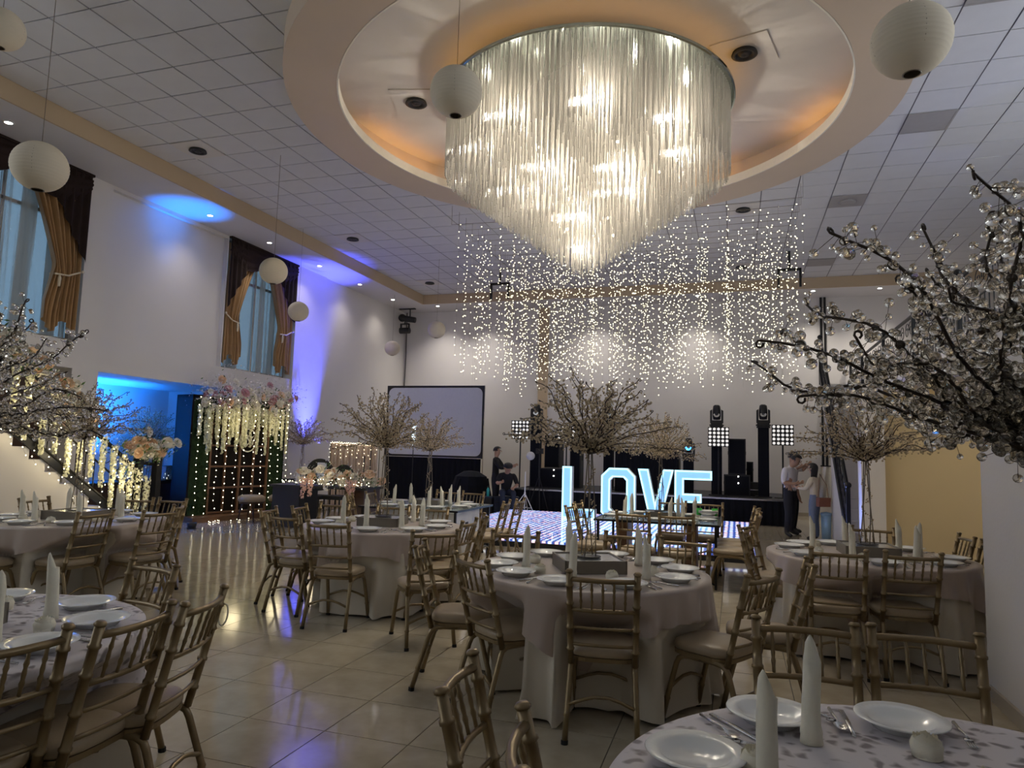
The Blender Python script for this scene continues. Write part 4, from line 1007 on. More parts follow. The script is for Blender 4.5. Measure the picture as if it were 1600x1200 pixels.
# ------------------------------------------------------------------ stairs and iron railings
def scroll(mb, c, r, ux, uz, turns=1.4, flip=1, rad=.007):
    pts = []
    for k in range(22):
        t = k/21; a = t*turns*2*PI; q = r*(1-.75*t)
        pts.append(Vector(c)+Vector(ux)*(q*math.cos(a)*flip)+Vector(uz)*(q*math.sin(a)))
    mb.tube(pts, rad, 4)
def railing(t, p0, p1, hgt, nb, mat='black_iron'):
    """rail from p0 to p1 (foot points): hand rail, scroll band above, straight bars below"""
    p0, p1 = Vector(p0), Vector(p1); d = p1-p0; up = Vector((0, 0, 1)); ux = d.normalized(); hor = Vector((d.x, d.y, 0)).normalized()
    MB().tube([p0+up*hgt, p1+up*hgt], .032, 8).build('hand_rail', mat, t)
    MB().tube([p0+up*(hgt*.56), p1+up*(hgt*.56)], .014, 6).build('middle_bar', mat, t)
    MB().tube([p0+up*.07, p1+up*.07], .02, 6).build('bottom_bar', mat, t)
    for k in range(nb):
        q = p0+d*((k+.5)/nb); MB().tube([q+up*.07, q+up*(hgt*.56)], .009, 4).build('baluster', mat, t)
    ns = max(2, nb//4)
    for k in range(ns):
        q = p0+d*((k+.5)/ns)+up*(hgt*.78); mb = MB(); w = d.length/ns*.24
        scroll(mb, q-ux*w*.9, min(w, hgt*.19), hor, up, 1.4, 1); scroll(mb, q+ux*w*.9, min(w, hgt*.19), hor, up, 1.4, -1); mb.build('scroll', mat, t)
def newel(t, p, h, w=.03, ball=True):
    x, y, z = p; mb = B(((x-w, y-w, z), (x+w, y+w, z+h)))
    if ball: mb.ico((x, y, z+h+.045), .055, 1)
    mb.build('newel_post', 'black_iron', t)
# mezzanine balustrade
t = thing('mezzanine_railing', 'black wrought iron balustrade with scrolls along the mezzanine edge', 'railing', (0, 0, 0))
ys = [5.8, 8.4, 11.0, 13.6, 16.2, 18.8, 20.6]
for a, b in zip(ys[:-1], ys[1:]): railing(t, (2.98, a, 3.17), (2.98, b, 3.17), .95, 16)
for y in ys: newel(t, (2.98, y, 3.17), 1.0)
t = thing('mezzanine_railing', 'short black iron railing crossing the mezzanine by the stairhead', 'railing', (0, 0, 0)); railing(t, (3.02, 13.62, 3.17), (4.6, 13.62, 3.17), .95, 10); newel(t, (4.62, 13.62, 3.17), 1.0)
# right stair rising away from the camera
def stair(name, lab, x0, x1, y0, dy, n, rise, solid, railx, matw):
    t = thing(name, lab, 'stairs', (0, 0, 0)); s = 1 if dy > 0 else -1
    for k in range(n):
        a, b = y0+dy*k, y0+dy*(k+1)
        zlo = 0 if k < solid else rise*(k+1)-.22
        B(((x0, min(a, b), zlo), (x1, max(a, b), rise*(k+1)))).build('step', matw, t)
    X = railx
    z = lambda y: (y-y0)/dy*rise
    ye = y0+dy*n; SH = .26 if dy < 0 else .34
    MB().prism([(0, .14), (dy*n, z(ye)+.14), (dy*n, z(ye)+SH), (0, SH)] if dy > 0 else [(0, SH), (dy*n, z(ye)+SH), (dy*n, z(ye)+.14), (0, .14)], (X-.02, y0, 0), (0, 1, 0), (0, 0, 1), (1, 0, 0), .035).build('stringer', 'black_iron', t)
    return t, z, ye
t, z, ye = stair('staircase', 'white staircase with black stringer rising to the mezzanine at right', 1.76, 2.85, 12.75, .20, 18, .176, 10, 1.76, 'wall')
railing(t, (1.77, 12.75, .2), (1.77, ye, z(ye)+.2), .85, 26); newel(t, (1.77, 12.72, 0), 1.1); newel(t, (1.77, ye, 3.17), 1.0)
# left stair rising towards the camera, dressed with flowers
t, z, ye = stair('staircase', 'beige side staircase with black railing dressed in flowers, far left', -10.4, -9.32, 8.95, -.25, 14, .178, 14, -9.30, 'wall')
railing(t, (-9.3, 8.95, .22), (-9.3, ye, z(ye)+.22), .92, 22)
newel(t, (-9.3, 9.06, 0), 1.32, .055, False); newel(t, (-9.3, 9.45, 0), 1.28, .055, False)
MB().tube([(-9.3, 9.06, 1.2), (-9.3, 9.45, 1.15)], .03, 8).build('hand_rail', 'black_iron', t)
# ------------------------------------------------------------------ flowers
def rose_mesh(mat, seed):
    r = random.Random(seed); mb = MB()
    for ring_, (n, R, H, tilt) in enumerate(((6, .050, .018, .55), (5, .036, .034, .30), (4, .020, .044, .12))):
        for k in range(n):
            a = 2*PI*k/n+ring_*.5+r.uniform(-.15, .15); c, s = math.cos(a), math.sin(a); w = R*.62
            P = lambda u, v, z: (c*u-s*v, s*u+c*v, z)
            mb.add([P(.006, 0, 0), P(R*.75, -w, H*.6), P(R*.75, w, H*.6), P(R*1.08, -w*.6, H), P(R*1.08, w*.6, H), P(R*.95, 0, H*.5)], [(0, 1, 5), (0, 5, 2), (1, 3, 5), (3, 4, 5), (4, 2, 5)])
    mb.ico((0, 0, .034), .013)
    return mb.mesh('rose', mat, True)
ROSE = {m: rose_mesh(m, i) for i, m in enumerate(('rose_white', 'rose_peach', 'rose_pink'))}
def blossom_mass(pts, mat, rad, seed, per=10):
    r = random.Random(seed); mb = MB()
    for p in pts:
        for k in range(per):
            o = Vector((r.gauss(0, 1), r.gauss(0, 1), r.gauss(0, 1)))*rad; q = Vector(p)+o
            n = Vector((r.gauss(0, 1), r.gauss(0, 1), r.gauss(0, 1))).normalized(); a = n.orthogonal().normalized(); b = n.cross(a); s = r.uniform(.012, .022)
            mb.add([q+a*s, q+b*s*.6, q-a*s, q-b*s*.6], [(0, 1, 2, 3)])
    return mb
def leaf_mass(pts, rad, seed, per=8, s0=.035):
    r = random.Random(seed); mb = MB()
    for p in pts:
        for k in range(per):
            q = Vector(p)+Vector((r.gauss(0, 1), r.gauss(0, 1), r.gauss(0, 1)))*rad
            n = Vector((r.gauss(0, 1), r.gauss(0, 1), r.gauss(0, 1))).normalized(); a = n.orthogonal().normalized(); b = n.cross(a); s = r.uniform(.6, 1.3)*s0
            mb.add([q, q+a*s+b*s*.35, q+a*s*2, q+a*s-b*s*.35, q+a*s+n*s*.15], [(0, 1, 4), (1, 2, 4), (2, 3, 4), (3, 0, 4)])
    return mb
def roses(t, pts, mats, seed, face):
    r = random.Random(seed)
    for p in pts:
        d = (Vector(face)+Vector((r.gauss(0, .5), r.gauss(0, .5), r.gauss(.2, .5)))).normalized()
        o = mk('rose', ROSE[r.choice(mats)], t, p, d.to_track_quat('Z', 'Y').to_euler(), r.uniform(1.1, 1.9))
def wisteria(t, p, L, seed, mat='wisteria', rad=.028):
    r = random.Random(seed); n = int(L/.028); pts = [Vector(p)+Vector((r.gauss(0, .006), r.gauss(0, .006), -L*k/n)) for k in range(n)]
    mb = MB()
    for k, q in enumerate(pts):
        w = rad*(1-.5*k/n)
        for j in range(9):
            a = r.uniform(0, 2*PI); c = q+Vector((math.cos(a)*w, math.sin(a)*w, r.uniform(-.012, .012))); s = r.uniform(.014, .024)
            n_ = (c-q).normalized(); u = n_.orthogonal().normalized(); v = n_.cross(u)
            mb.add([c+u*s, c+v*s, c-u*s, c-v*s], [(0, 1, 2, 3)])
    mb.build('wisteria_strand', mat, t)
def fairy(t, pts, rad=.008, mat='bulb_fairy', name='light_string', wire=True):
    mb = MB()
    if wire: mb.tube(pts, .0012, 3, False)
    mb.mi = 1
    for p in pts: mb.octa(p, rad)
    mb.build(name, ['stem_wire', mat], t)
# garland on the left stair rail
g = thing('flower_garland', 'garland of white and peach roses with hanging wisteria on the left stair rail', 'flowers', (0, 0, 0))
r = random.Random(8)
RY = lambda y: (8.95-y)/.25*.178+.22+.92      # height of the hand rail
low = [(-9.26+r.gauss(0, .10), 9.16+r.gauss(0, .24), 1.42+r.gauss(0, .09)) for _ in range(46)]
mid = [(-9.26+r.gauss(0, .10), y, RY(y)+.10+r.gauss(0, .10)) for y in [r.uniform(6.4, 8.0) for _ in range(84)]]
thin = [(-9.28+r.gauss(0, .05), y, RY(y)+r.gauss(0, .05)) for y in [8.0+.06*k for k in range(16)]]
roses(g, low, ('rose_white', 'rose_white', 'rose_peach'), 1, (.6, -.6, .3)); roses(g, mid, ('rose_white', 'rose_peach', 'rose_peach', 'rose_white'), 2, (.6, -.6, .3))
leaf_mass(low+mid+thin, .07, 3, 7).build('leaves', 'leaf', g, False, 'stuff')
blossom_mass(mid+low+thin, 'rose_white', .09, 4, 6).build('small_blossoms', 'rose_white', g, False, 'stuff')
for k, y in enumerate([6.6, 6.85, 7.05, 7.3, 7.5, 7.72, 7.92, 8.12, 8.32, 8.52, 8.7, 8.86, 9.02, 9.2]):
    L = r.uniform(.75, 1.15) if y < 8.6 else r.uniform(.95, 1.2)
    wisteria(g, (-9.24, y, min(RY(y), 1.36+max(0, 8.9-y)*.72)), L, 50+k, rad=.055)
for k in range(15):
    y = 6.5+k*.18; zt = min(RY(y), 1.4+max(0, 8.9-y)*.72); fairy(g, [(-9.20+r.gauss(0, .03), y+r.gauss(0, .03), zt-.05-.115*j+r.gauss(0, .02)) for j in range(11) if zt-.05-.115*j > .05], .0105)
# ------------------------------------------------------------------ wedding backdrop
A = Vector((-10.22, 11.20, 0)); Bp = Vector((-9.70, 13.52, 0)); ax = (Bp-A).normalized(); out = Vector((ax.y, -ax.x, 0)); rz = math.atan2(ax.y, ax.x); Wd = (Bp-A).length
bd = thing('photo_backdrop', 'dark wood photo backdrop with hedge sides, flowers and hanging fairy lights', 'backdrop', A, rz)
# local frame: x along the wall, -y outwards to the room
B(((0, .05, 0), (.06, .55, 2.50)), ((Wd-.06, .05, 0), (Wd, .55, 2.50)), ((0, .05, 2.44), (Wd, .55, 2.5)), ((0, .5, 0), (Wd, .55, 2.5))).build('frame_box', 'panel_black', bd)
B(((.42, .06, .10), (Wd-.42, .09, 2.3))).build('dark_panel', 'panel_black', bd)
for k in range(5):
    x = .45+(Wd-.94)*k/4; B(((x, .02, .10), (x+.04, .06, 2.3))).build('lattice_post', 'brown_wood', bd)
for zz in (.12, .62, 1.05, 1.48, 1.92): B(((.45, .015, zz), (Wd-.45, .055, zz+.035))).build('lattice_bar', 'brown_wood', bd)
B(((-.1, -.35, 0), (Wd+.1, .05, .10))).build('step', 'brown_wood', bd)
hedge = []
for x0, x1 in ((.04, .44), (Wd-.44, Wd-.04)):
    B(((x0, .04, .1), (x1, .1, 2.42))).build('hedge_board', 'moss', bd)
    hedge += [(r.uniform(x0, x1), .02, r.uniform(.15, 2.4)) for _ in range(380)]
leaf_mass(hedge, .018, 12, 9, .018).build('hedge_leaves', 'moss', bd, False, 'stuff')
top = [(r.uniform(.15, Wd-.05), -.08+r.gauss(0, .09), 2.50+r.gauss(0, .13)) for _ in range(110)]
roses(bd, top[:76], ('rose_white', 'rose_pink', 'rose_white', 'rose_peach', 'rose_white'), 5, (0, -1, .3))
blossom_mass(top+[(x, y, z_+.16) for x, y, z_ in top[:50]], 'blossom_pale', .12, 6, 26).build('small_blossoms', 'blossom_pale', bd, False, 'stuff')
leaf_mass(top, .1, 7, 5, .03).build('leaves', 'leaf', bd, False, 'stuff')
for k in range(44): wisteria(bd, (.10+(Wd-.2)*k/43+r.gauss(0, .02), -.08+r.gauss(0, .05), 2.28+r.gauss(0, .05)), r.uniform(.35, 1.0), 80+k, rad=.036)
for k in range(11):
    x = .07+(Wd-.14)*k/10; L = []; z_ = 2.45
    while z_ > .1: L.append((x+r.gauss(0, .012), -.11+r.gauss(0, .01), z_)); z_ -= r.uniform(.11, .16)
    fairy(bd, L, .0125, 'bulb_fairy', 'light_strand')
fairy(bd, [(r.uniform(0, Wd), -.38+r.uniform(-.2, .05), .02) for _ in range(16)], .010, wire=False)
# initials in a ring
mg = MB(); cx_, cz_ = Wd*.56, 1.62
mg.tube([(cx_+.21*math.cos(2*PI*k/36), -.02, cz_+.24*math.sin(2*PI*k/36)) for k in range(37)], .014, 6); mg.build('ring', 'rose_white', bd, True)
def stroke(pts): return MB().tube([(cx_+a*.21, -.025, cz_+b*.24) for a, b in pts], .010, 6).build('initial', 'rose_white', bd, True)
stroke([(-.82, -.28), (-.62, .12), (-.40, .58), (-.72, .50), (-.30, .62), (-.12, .42), (-.22, .10), (-.46, -.02), (-.20, -.04), (-.24, -.34), (-.42, -.50), (-.2, -.52)])
stroke([(-.2, -.52), (.1, -.22), (.5, .32), (.86, .52), (.72, .1), (.48, -.42)]); stroke([(-.08, .40), (-.04, .10), (.2, -.16), (.62, -.32), (.5, -.10), (.26, .28), (.06, .42), (-.08, .40)])
# two round stools before it
def stool(x, y, lab):
    t = thing('stool', lab, 'stool', (x, y, 0), .3)
    MB().lathe([(0, .40), (.24, .40), (.265, .43), (.26, .49), (.20, .525), (0, .535)], 24).build('cushion', 'cushion', t, True)
    MB().lathe([(0, .36), (.23, .36), (.23, .40), (0, .40)], 24).build('apron', 'dark_wood', t)
    for k in range(4): a = k*PI/2+.6; MB().tube([(.17*math.cos(a), .17*math.sin(a), .38), (.25*math.cos(a), .25*math.sin(a), 0)], [.022, .014], 6).build('leg', 'dark_wood', t)
stool(-9.25, 11.88, 'padded round stool before the backdrop, left'); stool(-8.88, 12.35, 'padded round stool before the backdrop, right behind the black table')
# couple's table with flowers
t = thing('couple_table', 'glossy black table with slab legs carrying a flower runner', 'table', (-7.45, 11.75, 0), .06)
B(((-1.0, -.38, .755), (1.0, .38, .80))).build('table_top', 'black', t); B(((-.95, -.34, 0), (-.38, .34, .755))).build('pedestal', 'black', t); B(((.55, -.34, 0), (.95, .34, .755))).build('pedestal', 'dark_wood', t)
f = thing('flower_runner', 'runner of white and pink flowers with fairy lights on the black table', 'flowers', (-7.25, 11.70, .80), .06)
pts = [(r.uniform(-.62, .80), r.gauss(-.08, .16), .08+abs(r.gauss(0, .10))) for _ in range(70)]
roses(f, pts[:44], ('rose_white', 'rose_white', 'rose_peach'), 9, (0, -1, .6))
blossom_mass(pts, 'rose_white', .09, 10, 12).build('small_blossoms', 'rose_white', f, False, 'stuff'); leaf_mass(pts, .09, 11, 4).build('leaves', 'leaf', f, False, 'stuff')
for x, L in ((-.42, .36), (-.28, .32), (.50, .40), (.58, .3), (.05, .2)): 
    wisteria(f, (x, -.42, .12), L, int(x*100)+300, 'orchid_pink' if abs(x) > .2 else 'rose_white', .06)
fairy(f, [(-.95+.032*k, -.34+r.gauss(0, .05), .04+max(0, r.gauss(.05, .06))) for k in range(58)], .009)
o = thing('card_holder', 'small white card standing behind the flower runner', 'card', (-7.75, 12.0, .80)); B(((-.1, 0, .12), (.1, .012, .42))).build('card', 'white_plastic', o); B(((-.06, -.03, 0), (.06, .04, .12))).build('base', 'white_plastic', o)
# round backed black chairs behind
for x, y, s, lab in ((-8.95, 13.8, .36, 'black round backed chair behind the flower runner'), (-8.42, 13.95, .24, 'smaller black round backed chair beside the beige curtain')):
    t = thing('round_chair', lab, 'chair', (x, y, 0))
    MB().lathe([(s, -.03), (s, .03), (0, .05), (0, -.05)][::-1], 32, (0, 0, 0)).build('back', 'black', t).matrix_local = Matrix.Translation((0, 0, .9)) @ Matrix.Rotation(PI/2, 4, 'X')
    B(((-s*.9, -.5, .38), (s*.9, .0, .46))).build('seat', 'black', t)
    for sx in (-1, 1):
        for yy in (-.45, 0): MB().tube([(sx*s*.8, yy, 0), (sx*s*.8, yy, .6 if yy == 0 else .4)], .018, 6).build('leg', 'black', t)
# beige curtain stand
t = thing('curtain_stand', 'beige gathered curtain on a stand edged with fairy lights', 'curtain', (-9.45, 15.0, 0), 0)
MB().grid(lambda u, v: (1.28*u+.10*v*u*v, .025*math.sin(u*2*PI*15)+.012*math.sin(u*51), 1.64-.05*u-1.60*v), 180, 5).build('fabric', 'curtain_pink', t, True)
MB().tube([(-.02, .02, 1.66), (1.30, .02, 1.60)], .012, 6).build('crossbar', 'stem_wire', t)
for x in (-.02, 1.32): MB().tube([(x, .02, 0), (x, .02, 1.64)], .012, 6).build('upright', 'stem_wire', t); B(((x-.03, -.2, 0), (x+.03, .25, .015))).build('foot', 'stem_wire', t)
fairy(t, [(.022*k, -.03, 1.645-.05*k/58+r.gauss(0, .015)) for k in range(58)], .008); 
for k in range(9): fairy(t, [(1.24*k/8+r.gauss(0, .02), -.04, 1.58-.1*j+r.gauss(0, .02)) for j in range(r.randint(2, 6))], .008)
# ------------------------------------------------------------------ blue niche
t = thing('niche_cabinet', 'low dark cabinet in the blue lit niche', 'cabinet', (-11.72, 10.8, 0))
B(((-.38, -1.2, .05), (.38, 1.25, .70))).build('body', 'dark_wood', t); B(((-.42, -1.25, .70), (.42, 1.3, .74))).build('top', 'black', t)
for k in range(4): B(((.38, -1.15+.6*k, .1), (.395, -.6+.6*k, .66))).build('door', 'dark_wood', t)
spawn(TREES[1], 'crystal_tree', 'crystal bead tree lit blue in the niche', 'centerpiece', (-11.66, 11.62, .74), 2, 'crystal tree centrepieces', 1.16)
t = thing('glass_lantern', 'small glass box lantern with lights on the niche cabinet', 'lantern', (-11.42, 11.9, .74))
for x in (-.12, .12):
    for y in (-.16, .16): B(((x-.008, y-.008, 0), (x+.008, y+.008, .30))).build('post', 'black_iron', t)
B(((-.13, -.17, 0), (.13, .17, .012))).build('base', 'black_iron', t); B(((-.13, -.17, .29), (.13, .17, .305))).build('lid', 'black_iron', t)
for k, b in enumerate((((.118, -.15, .012), (.122, .15, .29)), ((-.122, -.15, .012), (-.118, .15, .29)), ((-.11, -.162, .012), (.11, -.158, .29)), ((-.11, .158, .012), (.11, .162, .29)))): B(b).build('pane', 'table_glass', t)
fairy(t, [(r.uniform(-.08, .08), r.uniform(-.12, .12), r.uniform(.03, .2)) for _ in range(9)], .010)
def console(x, y, lab):
    t = thing('console_table', lab, 'table', (x, y, 0)); B(((-.32, -.28, .70), (.32, .28, .74))).build('top', 'black', t)
    for sx in (-1, 1):
        for sy in (-1, 1): B(((sx*.28-.02, sy*.24-.02, 0), (sx*.28+.02, sy*.24+.02, .70))).build('leg', 'black', t)
console(-9.95, 14.55, 'small black console under the blue lit crystal tree')
spawn(TREES[0], 'crystal_tree', 'crystal bead tree lit blue beside the backdrop', 'centerpiece', (-9.95, 14.55, .74), 1, 'crystal tree centrepieces', 1.18)
# blue uplight cans
for p, lab in (((-9.30, 10.35, 0), 'small blue uplight on the floor beside the backdrop'), ((-9.85, 15.30, 0), 'small blue uplight on the floor by the pilaster'), ((-11.9, 10.15, .74), 'small blue uplight on the niche cabinet'), ((1.3, 13.2, 0), 'small blue uplight on the floor before the right staircase')):
    t = thing('uplight', lab, 'light', (p[0], p[1], max(p[2], 0))); MB().lathe([(0, .02), (.07, .02), (.085, .11), (.075, .11), (.06, .06), (0, .06)], 16).build('can', 'black', t, True); MB().lathe([(.06, .07), (0, .075)], 16).build('lens', 'blue_lens', t); B(((-.09, -.02, 0), (.09, .02, .025))).build('bracket', 'black', t)
# ------------------------------------------------------------------ people
def person(lab, loc, rz, H, pose, cloth, hair='short', cap=False, lean=None):
    """one continuous skinned body; local frame faces +Y"""
    J = dict(pelvis=(0, 0, .53), spine=(0, 0, .61), chest=(0, .005, .72), neck=(0, 0, .825), hb=(0, .012, .865), head=(0, .022, .915), top=(0, .008, .965))
    for s, n in ((-1, 'L'), (1, 'R')):
        J.update({'sh'+n: (s*.105, 0, .795), 'el'+n: (s*.135, -.01, .62), 'wr'+n: (s*.14, .04, .475), 'pa'+n: (s*.14, .055, .435),
                  'hip'+n: (s*.052, 0, .505), 'kn'+n: (s*.058, .012, .285), 'an'+n: (s*.058, -.01, .048), 'toe'+n: (s*.065, .085, .022)})
    J.update(pose)
    R = dict(pelvis=.082, spine=.075, chest=.085, neck=.034, hb=.046, head=.054, top=.040)
    for n in 'LR': R.update({'sh'+n: .046, 'el'+n: .030, 'wr'+n: .018, 'pa'+n: .021, 'hip'+n: .066, 'kn'+n: .043, 'an'+n: .030, 'toe'+n: .022})
    E = [('pelvis', 'spine'), ('spine', 'chest'), ('chest', 'neck'), ('neck', 'hb'), ('hb', 'head'), ('head', 'top')]
    for n in 'LR': E += [('chest', 'sh'+n), ('sh'+n, 'el'+n), ('el'+n, 'wr'+n), ('wr'+n, 'pa'+n), ('pelvis', 'hip'+n), ('hip'+n, 'kn'+n), ('kn'+n, 'an'+n), ('an'+n, 'toe'+n)]
    # fingers: five short chains rooted in the palm
    for n in 'LR':
        w, p = Vector(J['wr'+n]), Vector(J['pa'+n]); d = (p-w).normalized(); side = d.cross(Vector((0, 1, .3))).normalized(); nrm = side.cross(d)
        for k, (o, L) in enumerate(((-.016, .040), (-.006, .046), (.005, .043), (.015, .034))):
            a = p+side*o+d*.012; b = a+d*L*.55+nrm*.004; c = b+d*L*.4+nrm*.014
            J['f%d%s' % (k, n)] = tuple(b); J['g%d%s' % (k, n)] = tuple(c); R['f%d%s' % (k, n)] = .0058; R['g%d%s' % (k, n)] = .0048
            E += [('pa'+n, 'f%d%s' % (k, n)), ('f%d%s' % (k, n), 'g%d%s' % (k, n))]
        b = p-side*.030+d*.006; J['t'+n] = tuple(b); R['t'+n] = .006; E.append(('wr'+n, 't'+n))
    names = list(J); idx = {k: i for i, k in enumerate(names)}
    me = bpy.data.meshes.new('body_skeleton'); me.from_pydata([Vector(J[k])*H for k in names], [(idx[a], idx[b]) for a, b in E], [])
    ob = bpy.data.objects.new('tmp', me); COL.objects.link(ob)
    sk = ob.modifiers.new('s', 'SKIN'); sk.use_smooth_shade = True; sk.branch_smoothing = .6
    for i, k in enumerate(names):
        q = R[k]*H; ell = (1.28, .82) if k in ('chest', 'spine', 'pelvis') else (1, 1)
        me.skin_vertices[0].data[i].radius = (q*ell[0], q*ell[1]); me.skin_vertices[0].data[i].use_root = (k == 'pelvis')
    ob.modifiers.new('d', 'SUBSURF').levels = 2
    dg = bpy.context.evaluated_depsgraph_get(); bm_ = bpy.data.meshes.new_from_object(ob.evaluated_get(dg)); bpy.data.objects.remove(ob)
    # clothing by nearest bone
    top_m, sleeve, low_m = cloth; mats = ['skin', top_m, low_m, 'black']; bm_.materials.clear()
    for m in mats: bm_.materials.append(MATS[m])
    seg = []
    for a, b in E:
        if a in ('neck', 'hb', 'head') or a[0] in 'fpwtg' and a not in ('pelvis',): m = 0
        elif a[:2] == 'el': m = 1 if sleeve == 'long' else 0
        elif a in ('spine', 'chest') or a[:2] == 'sh': m = 1
        elif a == 'pelvis': m = 1 if b == 'spine' else 2
        elif a[:2] == 'an': m = 3
        else: m = 2
        seg.append((Vector(J[a])*H, Vector(J[b])*H, m))
    for p in bm_.polygons:
        c = p.center; best = 1e9; mm = 1
        for a, b, m in seg:
            ab = b-a; t = max(0, min(1, (c-a).dot(ab)/ab.length_squared)); d = (c-a-ab*t).length
            if d < best: best = d; mm = m
        p.material_index = mm
    bm_.polygons.foreach_set('use_smooth', [True]*len(bm_.polygons)); bm_.update()
    t = mk('person', bm_, None, loc, (0, 0, rz)); tag(t, lab, 'person')
    hd = Vector(J['head'])*H; hb = Vector(J['hb'])*H; up = (Vector(J['top'])*H-hb).normalized(); r0 = .062*H
    Q = up.to_track_quat('Z', 'Y').to_matrix().to_4x4() if abs(up.z) < .999 else Matrix.Identity(4)
    fw = Vector((0, 1, 0)); fw = (fw-up*fw.dot(up)).normalized(); rt = fw.cross(up); Mh = Matrix((rt, fw, up)).transposed().to_4x4(); Mh.translation = hd
    # hair shell: upper and rear part of the skull
    mb = MB(); vs, fs = ICO[2]; keep = []
    for f in fs:
        c = sum((Vector(vs[i]) for i in f), Vector())/3
        lowlim = -.15 if hair == 'short' else -.55
        if (c.y < .25 and c.z > lowlim) or c.z > .45: keep.append(f)
    V = []
    for v in vs:
        x, y, z = v; s = 1
        if hair == 'long' and z < 0 and y < .3: z = z*3.4; x *= 1.05; y = y*.8-.12
        V.append(Mh @ Vector((x*r0*.98, y*r0*1.10-.003*H, z*r0*1.06+.012*H)))
    mb.add(V, keep).build('hair', 'hair', t, True)
    fm = MB(); fm.add([Mh @ Vector(q) for q in ((-.007*H, .054*H, -.004*H), (.007*H, .054*H, -.004*H), (0, .070*H, -.010*H), (0, .055*H, .014*H), (0, .055*H, -.014*H))], [(0, 2, 3), (2, 1, 3), (0, 4, 2), (4, 1, 2)]); fm.build('nose', 'skin', t)
    for s in (-1, 1):
        MB().ico(Mh @ Vector((s*.021*H, .050*H, .010*H)), .006*H).build('eye', 'hair', t)
        MB().ico(Mh @ Vector((s*.054*H, .0, -.002*H)), .013*H).build('ear', 'skin', t)
    mo = MB().box((-.014*H, .050*H, -.030*H), (.014*H, .055*H, -.026*H)); mo.v = [tuple(Mh @ Vector(v)) for v in mo.v]; mo.build('mouth', 'leather', t)
    if cap:
        cp = MB().lathe([(1.10*r0, 0), (1.10*r0, .02*H), (.9*r0, .045*H), (.5*r0, .058*H), (0, .062*H)], 18)
        cp.add([(x*r0, y*r0, .004*H) for x, y in ((-.8, .75), (-.7, 1.5), (0, 1.75), (.7, 1.5), (.8, .75))]+[(x*r0, y*r0, .010*H) for x, y in ((-.8, .75), (-.7, 1.5), (0, 1.75), (.7, 1.5), (.8, .75))], [(0, 1, 2, 3, 4), (5, 6, 7, 8, 9), (0, 1, 6, 5), (1, 2, 7, 6), (2, 3, 8, 7), (3, 4, 9, 8)])
        cp.v = [tuple(Mh @ Vector((x, y, z_+.018*H))) for x, y, z_ in cp.v]; cp.build('cap', 'black', t, True)
    return t
# man in white shirt looking down at his phone
bow = dict(neck=(0, .03, .82), hb=(0, .06, .855), head=(0, .085, .895), top=(0, .095, .945), chest=(0, .015, .72))
A_ = person('man in white short sleeved shirt and dark trousers looking down', (1.05, 15.2, 0), -2.15, 1.70, dict(bow, elR=(.15, .0, .63), wrR=(.08, .12, .62), paR=(.05, .145, .635), elL=(-.15, -.02, .62), wrL=(-.16, .02, .48), paL=(-.16, .03, .44), hipL=(-.055, 0, .505), knL=(-.10, -.03, .285), anL=(-.14, -.07, .048), toeL=(-.17, .02, .022), knR=(.09, .03, .285), anR=(.12, .02, .048), toeR=(.14, .10, .022)), ('shirt_white', 'short', 'trousers_dark'))
person('woman in cream top and blue trousers with long black hair beside the white-shirted man', (1.46, 14.75, 0), 1.15, 1.50, dict(elL=(-.14, .05, .66), wrL=(-.10, .17, .66), paL=(-.09, .20, .67), elR=(.14, .04, .66), wrR=(.08, .15, .65), paR=(.06, .185, .66)), ('shirt_cream', 'long', 'jeans'), 'long')
o = thing('handbag', 'brown leather bag at the hip of the woman', 'bag', (1.60, 14.62, .66), .5); B(((-.12, -.05, 0), (.12, .05, .17))).build('bag_body', 'leather', o); B(((-.12, -.06, .10), (.12, -.05, .17))).build('flap', 'leather', o); MB().tube([(-.11, 0, .16), (-.05, .05, .5), (.0, .10, .62), (.09, .02, .4), (.11, 0, .16)], .006, 5).build('strap', 'leather', o)
person('man in black cap and pale shirt with raised arms behind the couple', (1.14, 15.85, 0), -2.0, 1.72, dict(elL=(-.19, .06, .77), wrL=(-.10, .15, .83), paL=(-.07, .175, .85), elR=(.20, .03, .75), wrR=(.14, .14, .80), paR=(.11, .17, .82)), ('shirt_white', 'short', 'trousers_dark'), 'short', True)
person('camera operator in black standing in profile left of the stage', (-5.85, 17.0, 0), -1.45, 1.68, dict(elR=(.13, .10, .66), wrR=(.10, .24, .68), paR=(.09, .28, .69), elL=(-.13, .10, .66), wrL=(-.08, .24, .70), paL=(-.07, .28, .71)), ('shirt_black', 'long', 'trousers_dark'))
sit = dict(pelvis=(0, 0, .30), spine=(0, .03, .38), chest=(0, .08, .49), neck=(0, .13, .58), hb=(0, .165, .615), head=(0, .185, .655), top=(0, .19, .705), shL=(-.105, .09, .555), shR=(.105, .09, .555), elL=(-.15, .14, .41), wrL=(-.07, .26, .37), paL=(-.05, .29, .365), elR=(.15, .16, .43), wrR=(.10, .30, .45), paR=(.09, .33, .46),
           hipL=(-.055, .01, .285), hipR=(.055, .01, .285), knL=(-.08, .25, .31), knR=(.08, .25, .31), anL=(-.08, .24, .048), anR=(.08, .25, .048), toeL=(-.085, .335, .022), toeR=(.085, .345, .022))
person('seated man in black with black cap leaning on the light stand', (-5.55, 16.95, 0), 3.6, 1.72, sit, ('shirt_black', 'short', 'jeans_dark'), 'short', True)
t = thing('equipment_case', 'dark blue case the seated man sits on', 'case', (-5.55, 17.0, 0), .4); B(((-.32, -.22, 0), (.32, .22, .40))).build('body', 'jeans_dark', t); B(((-.33, -.23, .26), (.33, .23, .28))).build('lid_edge', 'black', t)
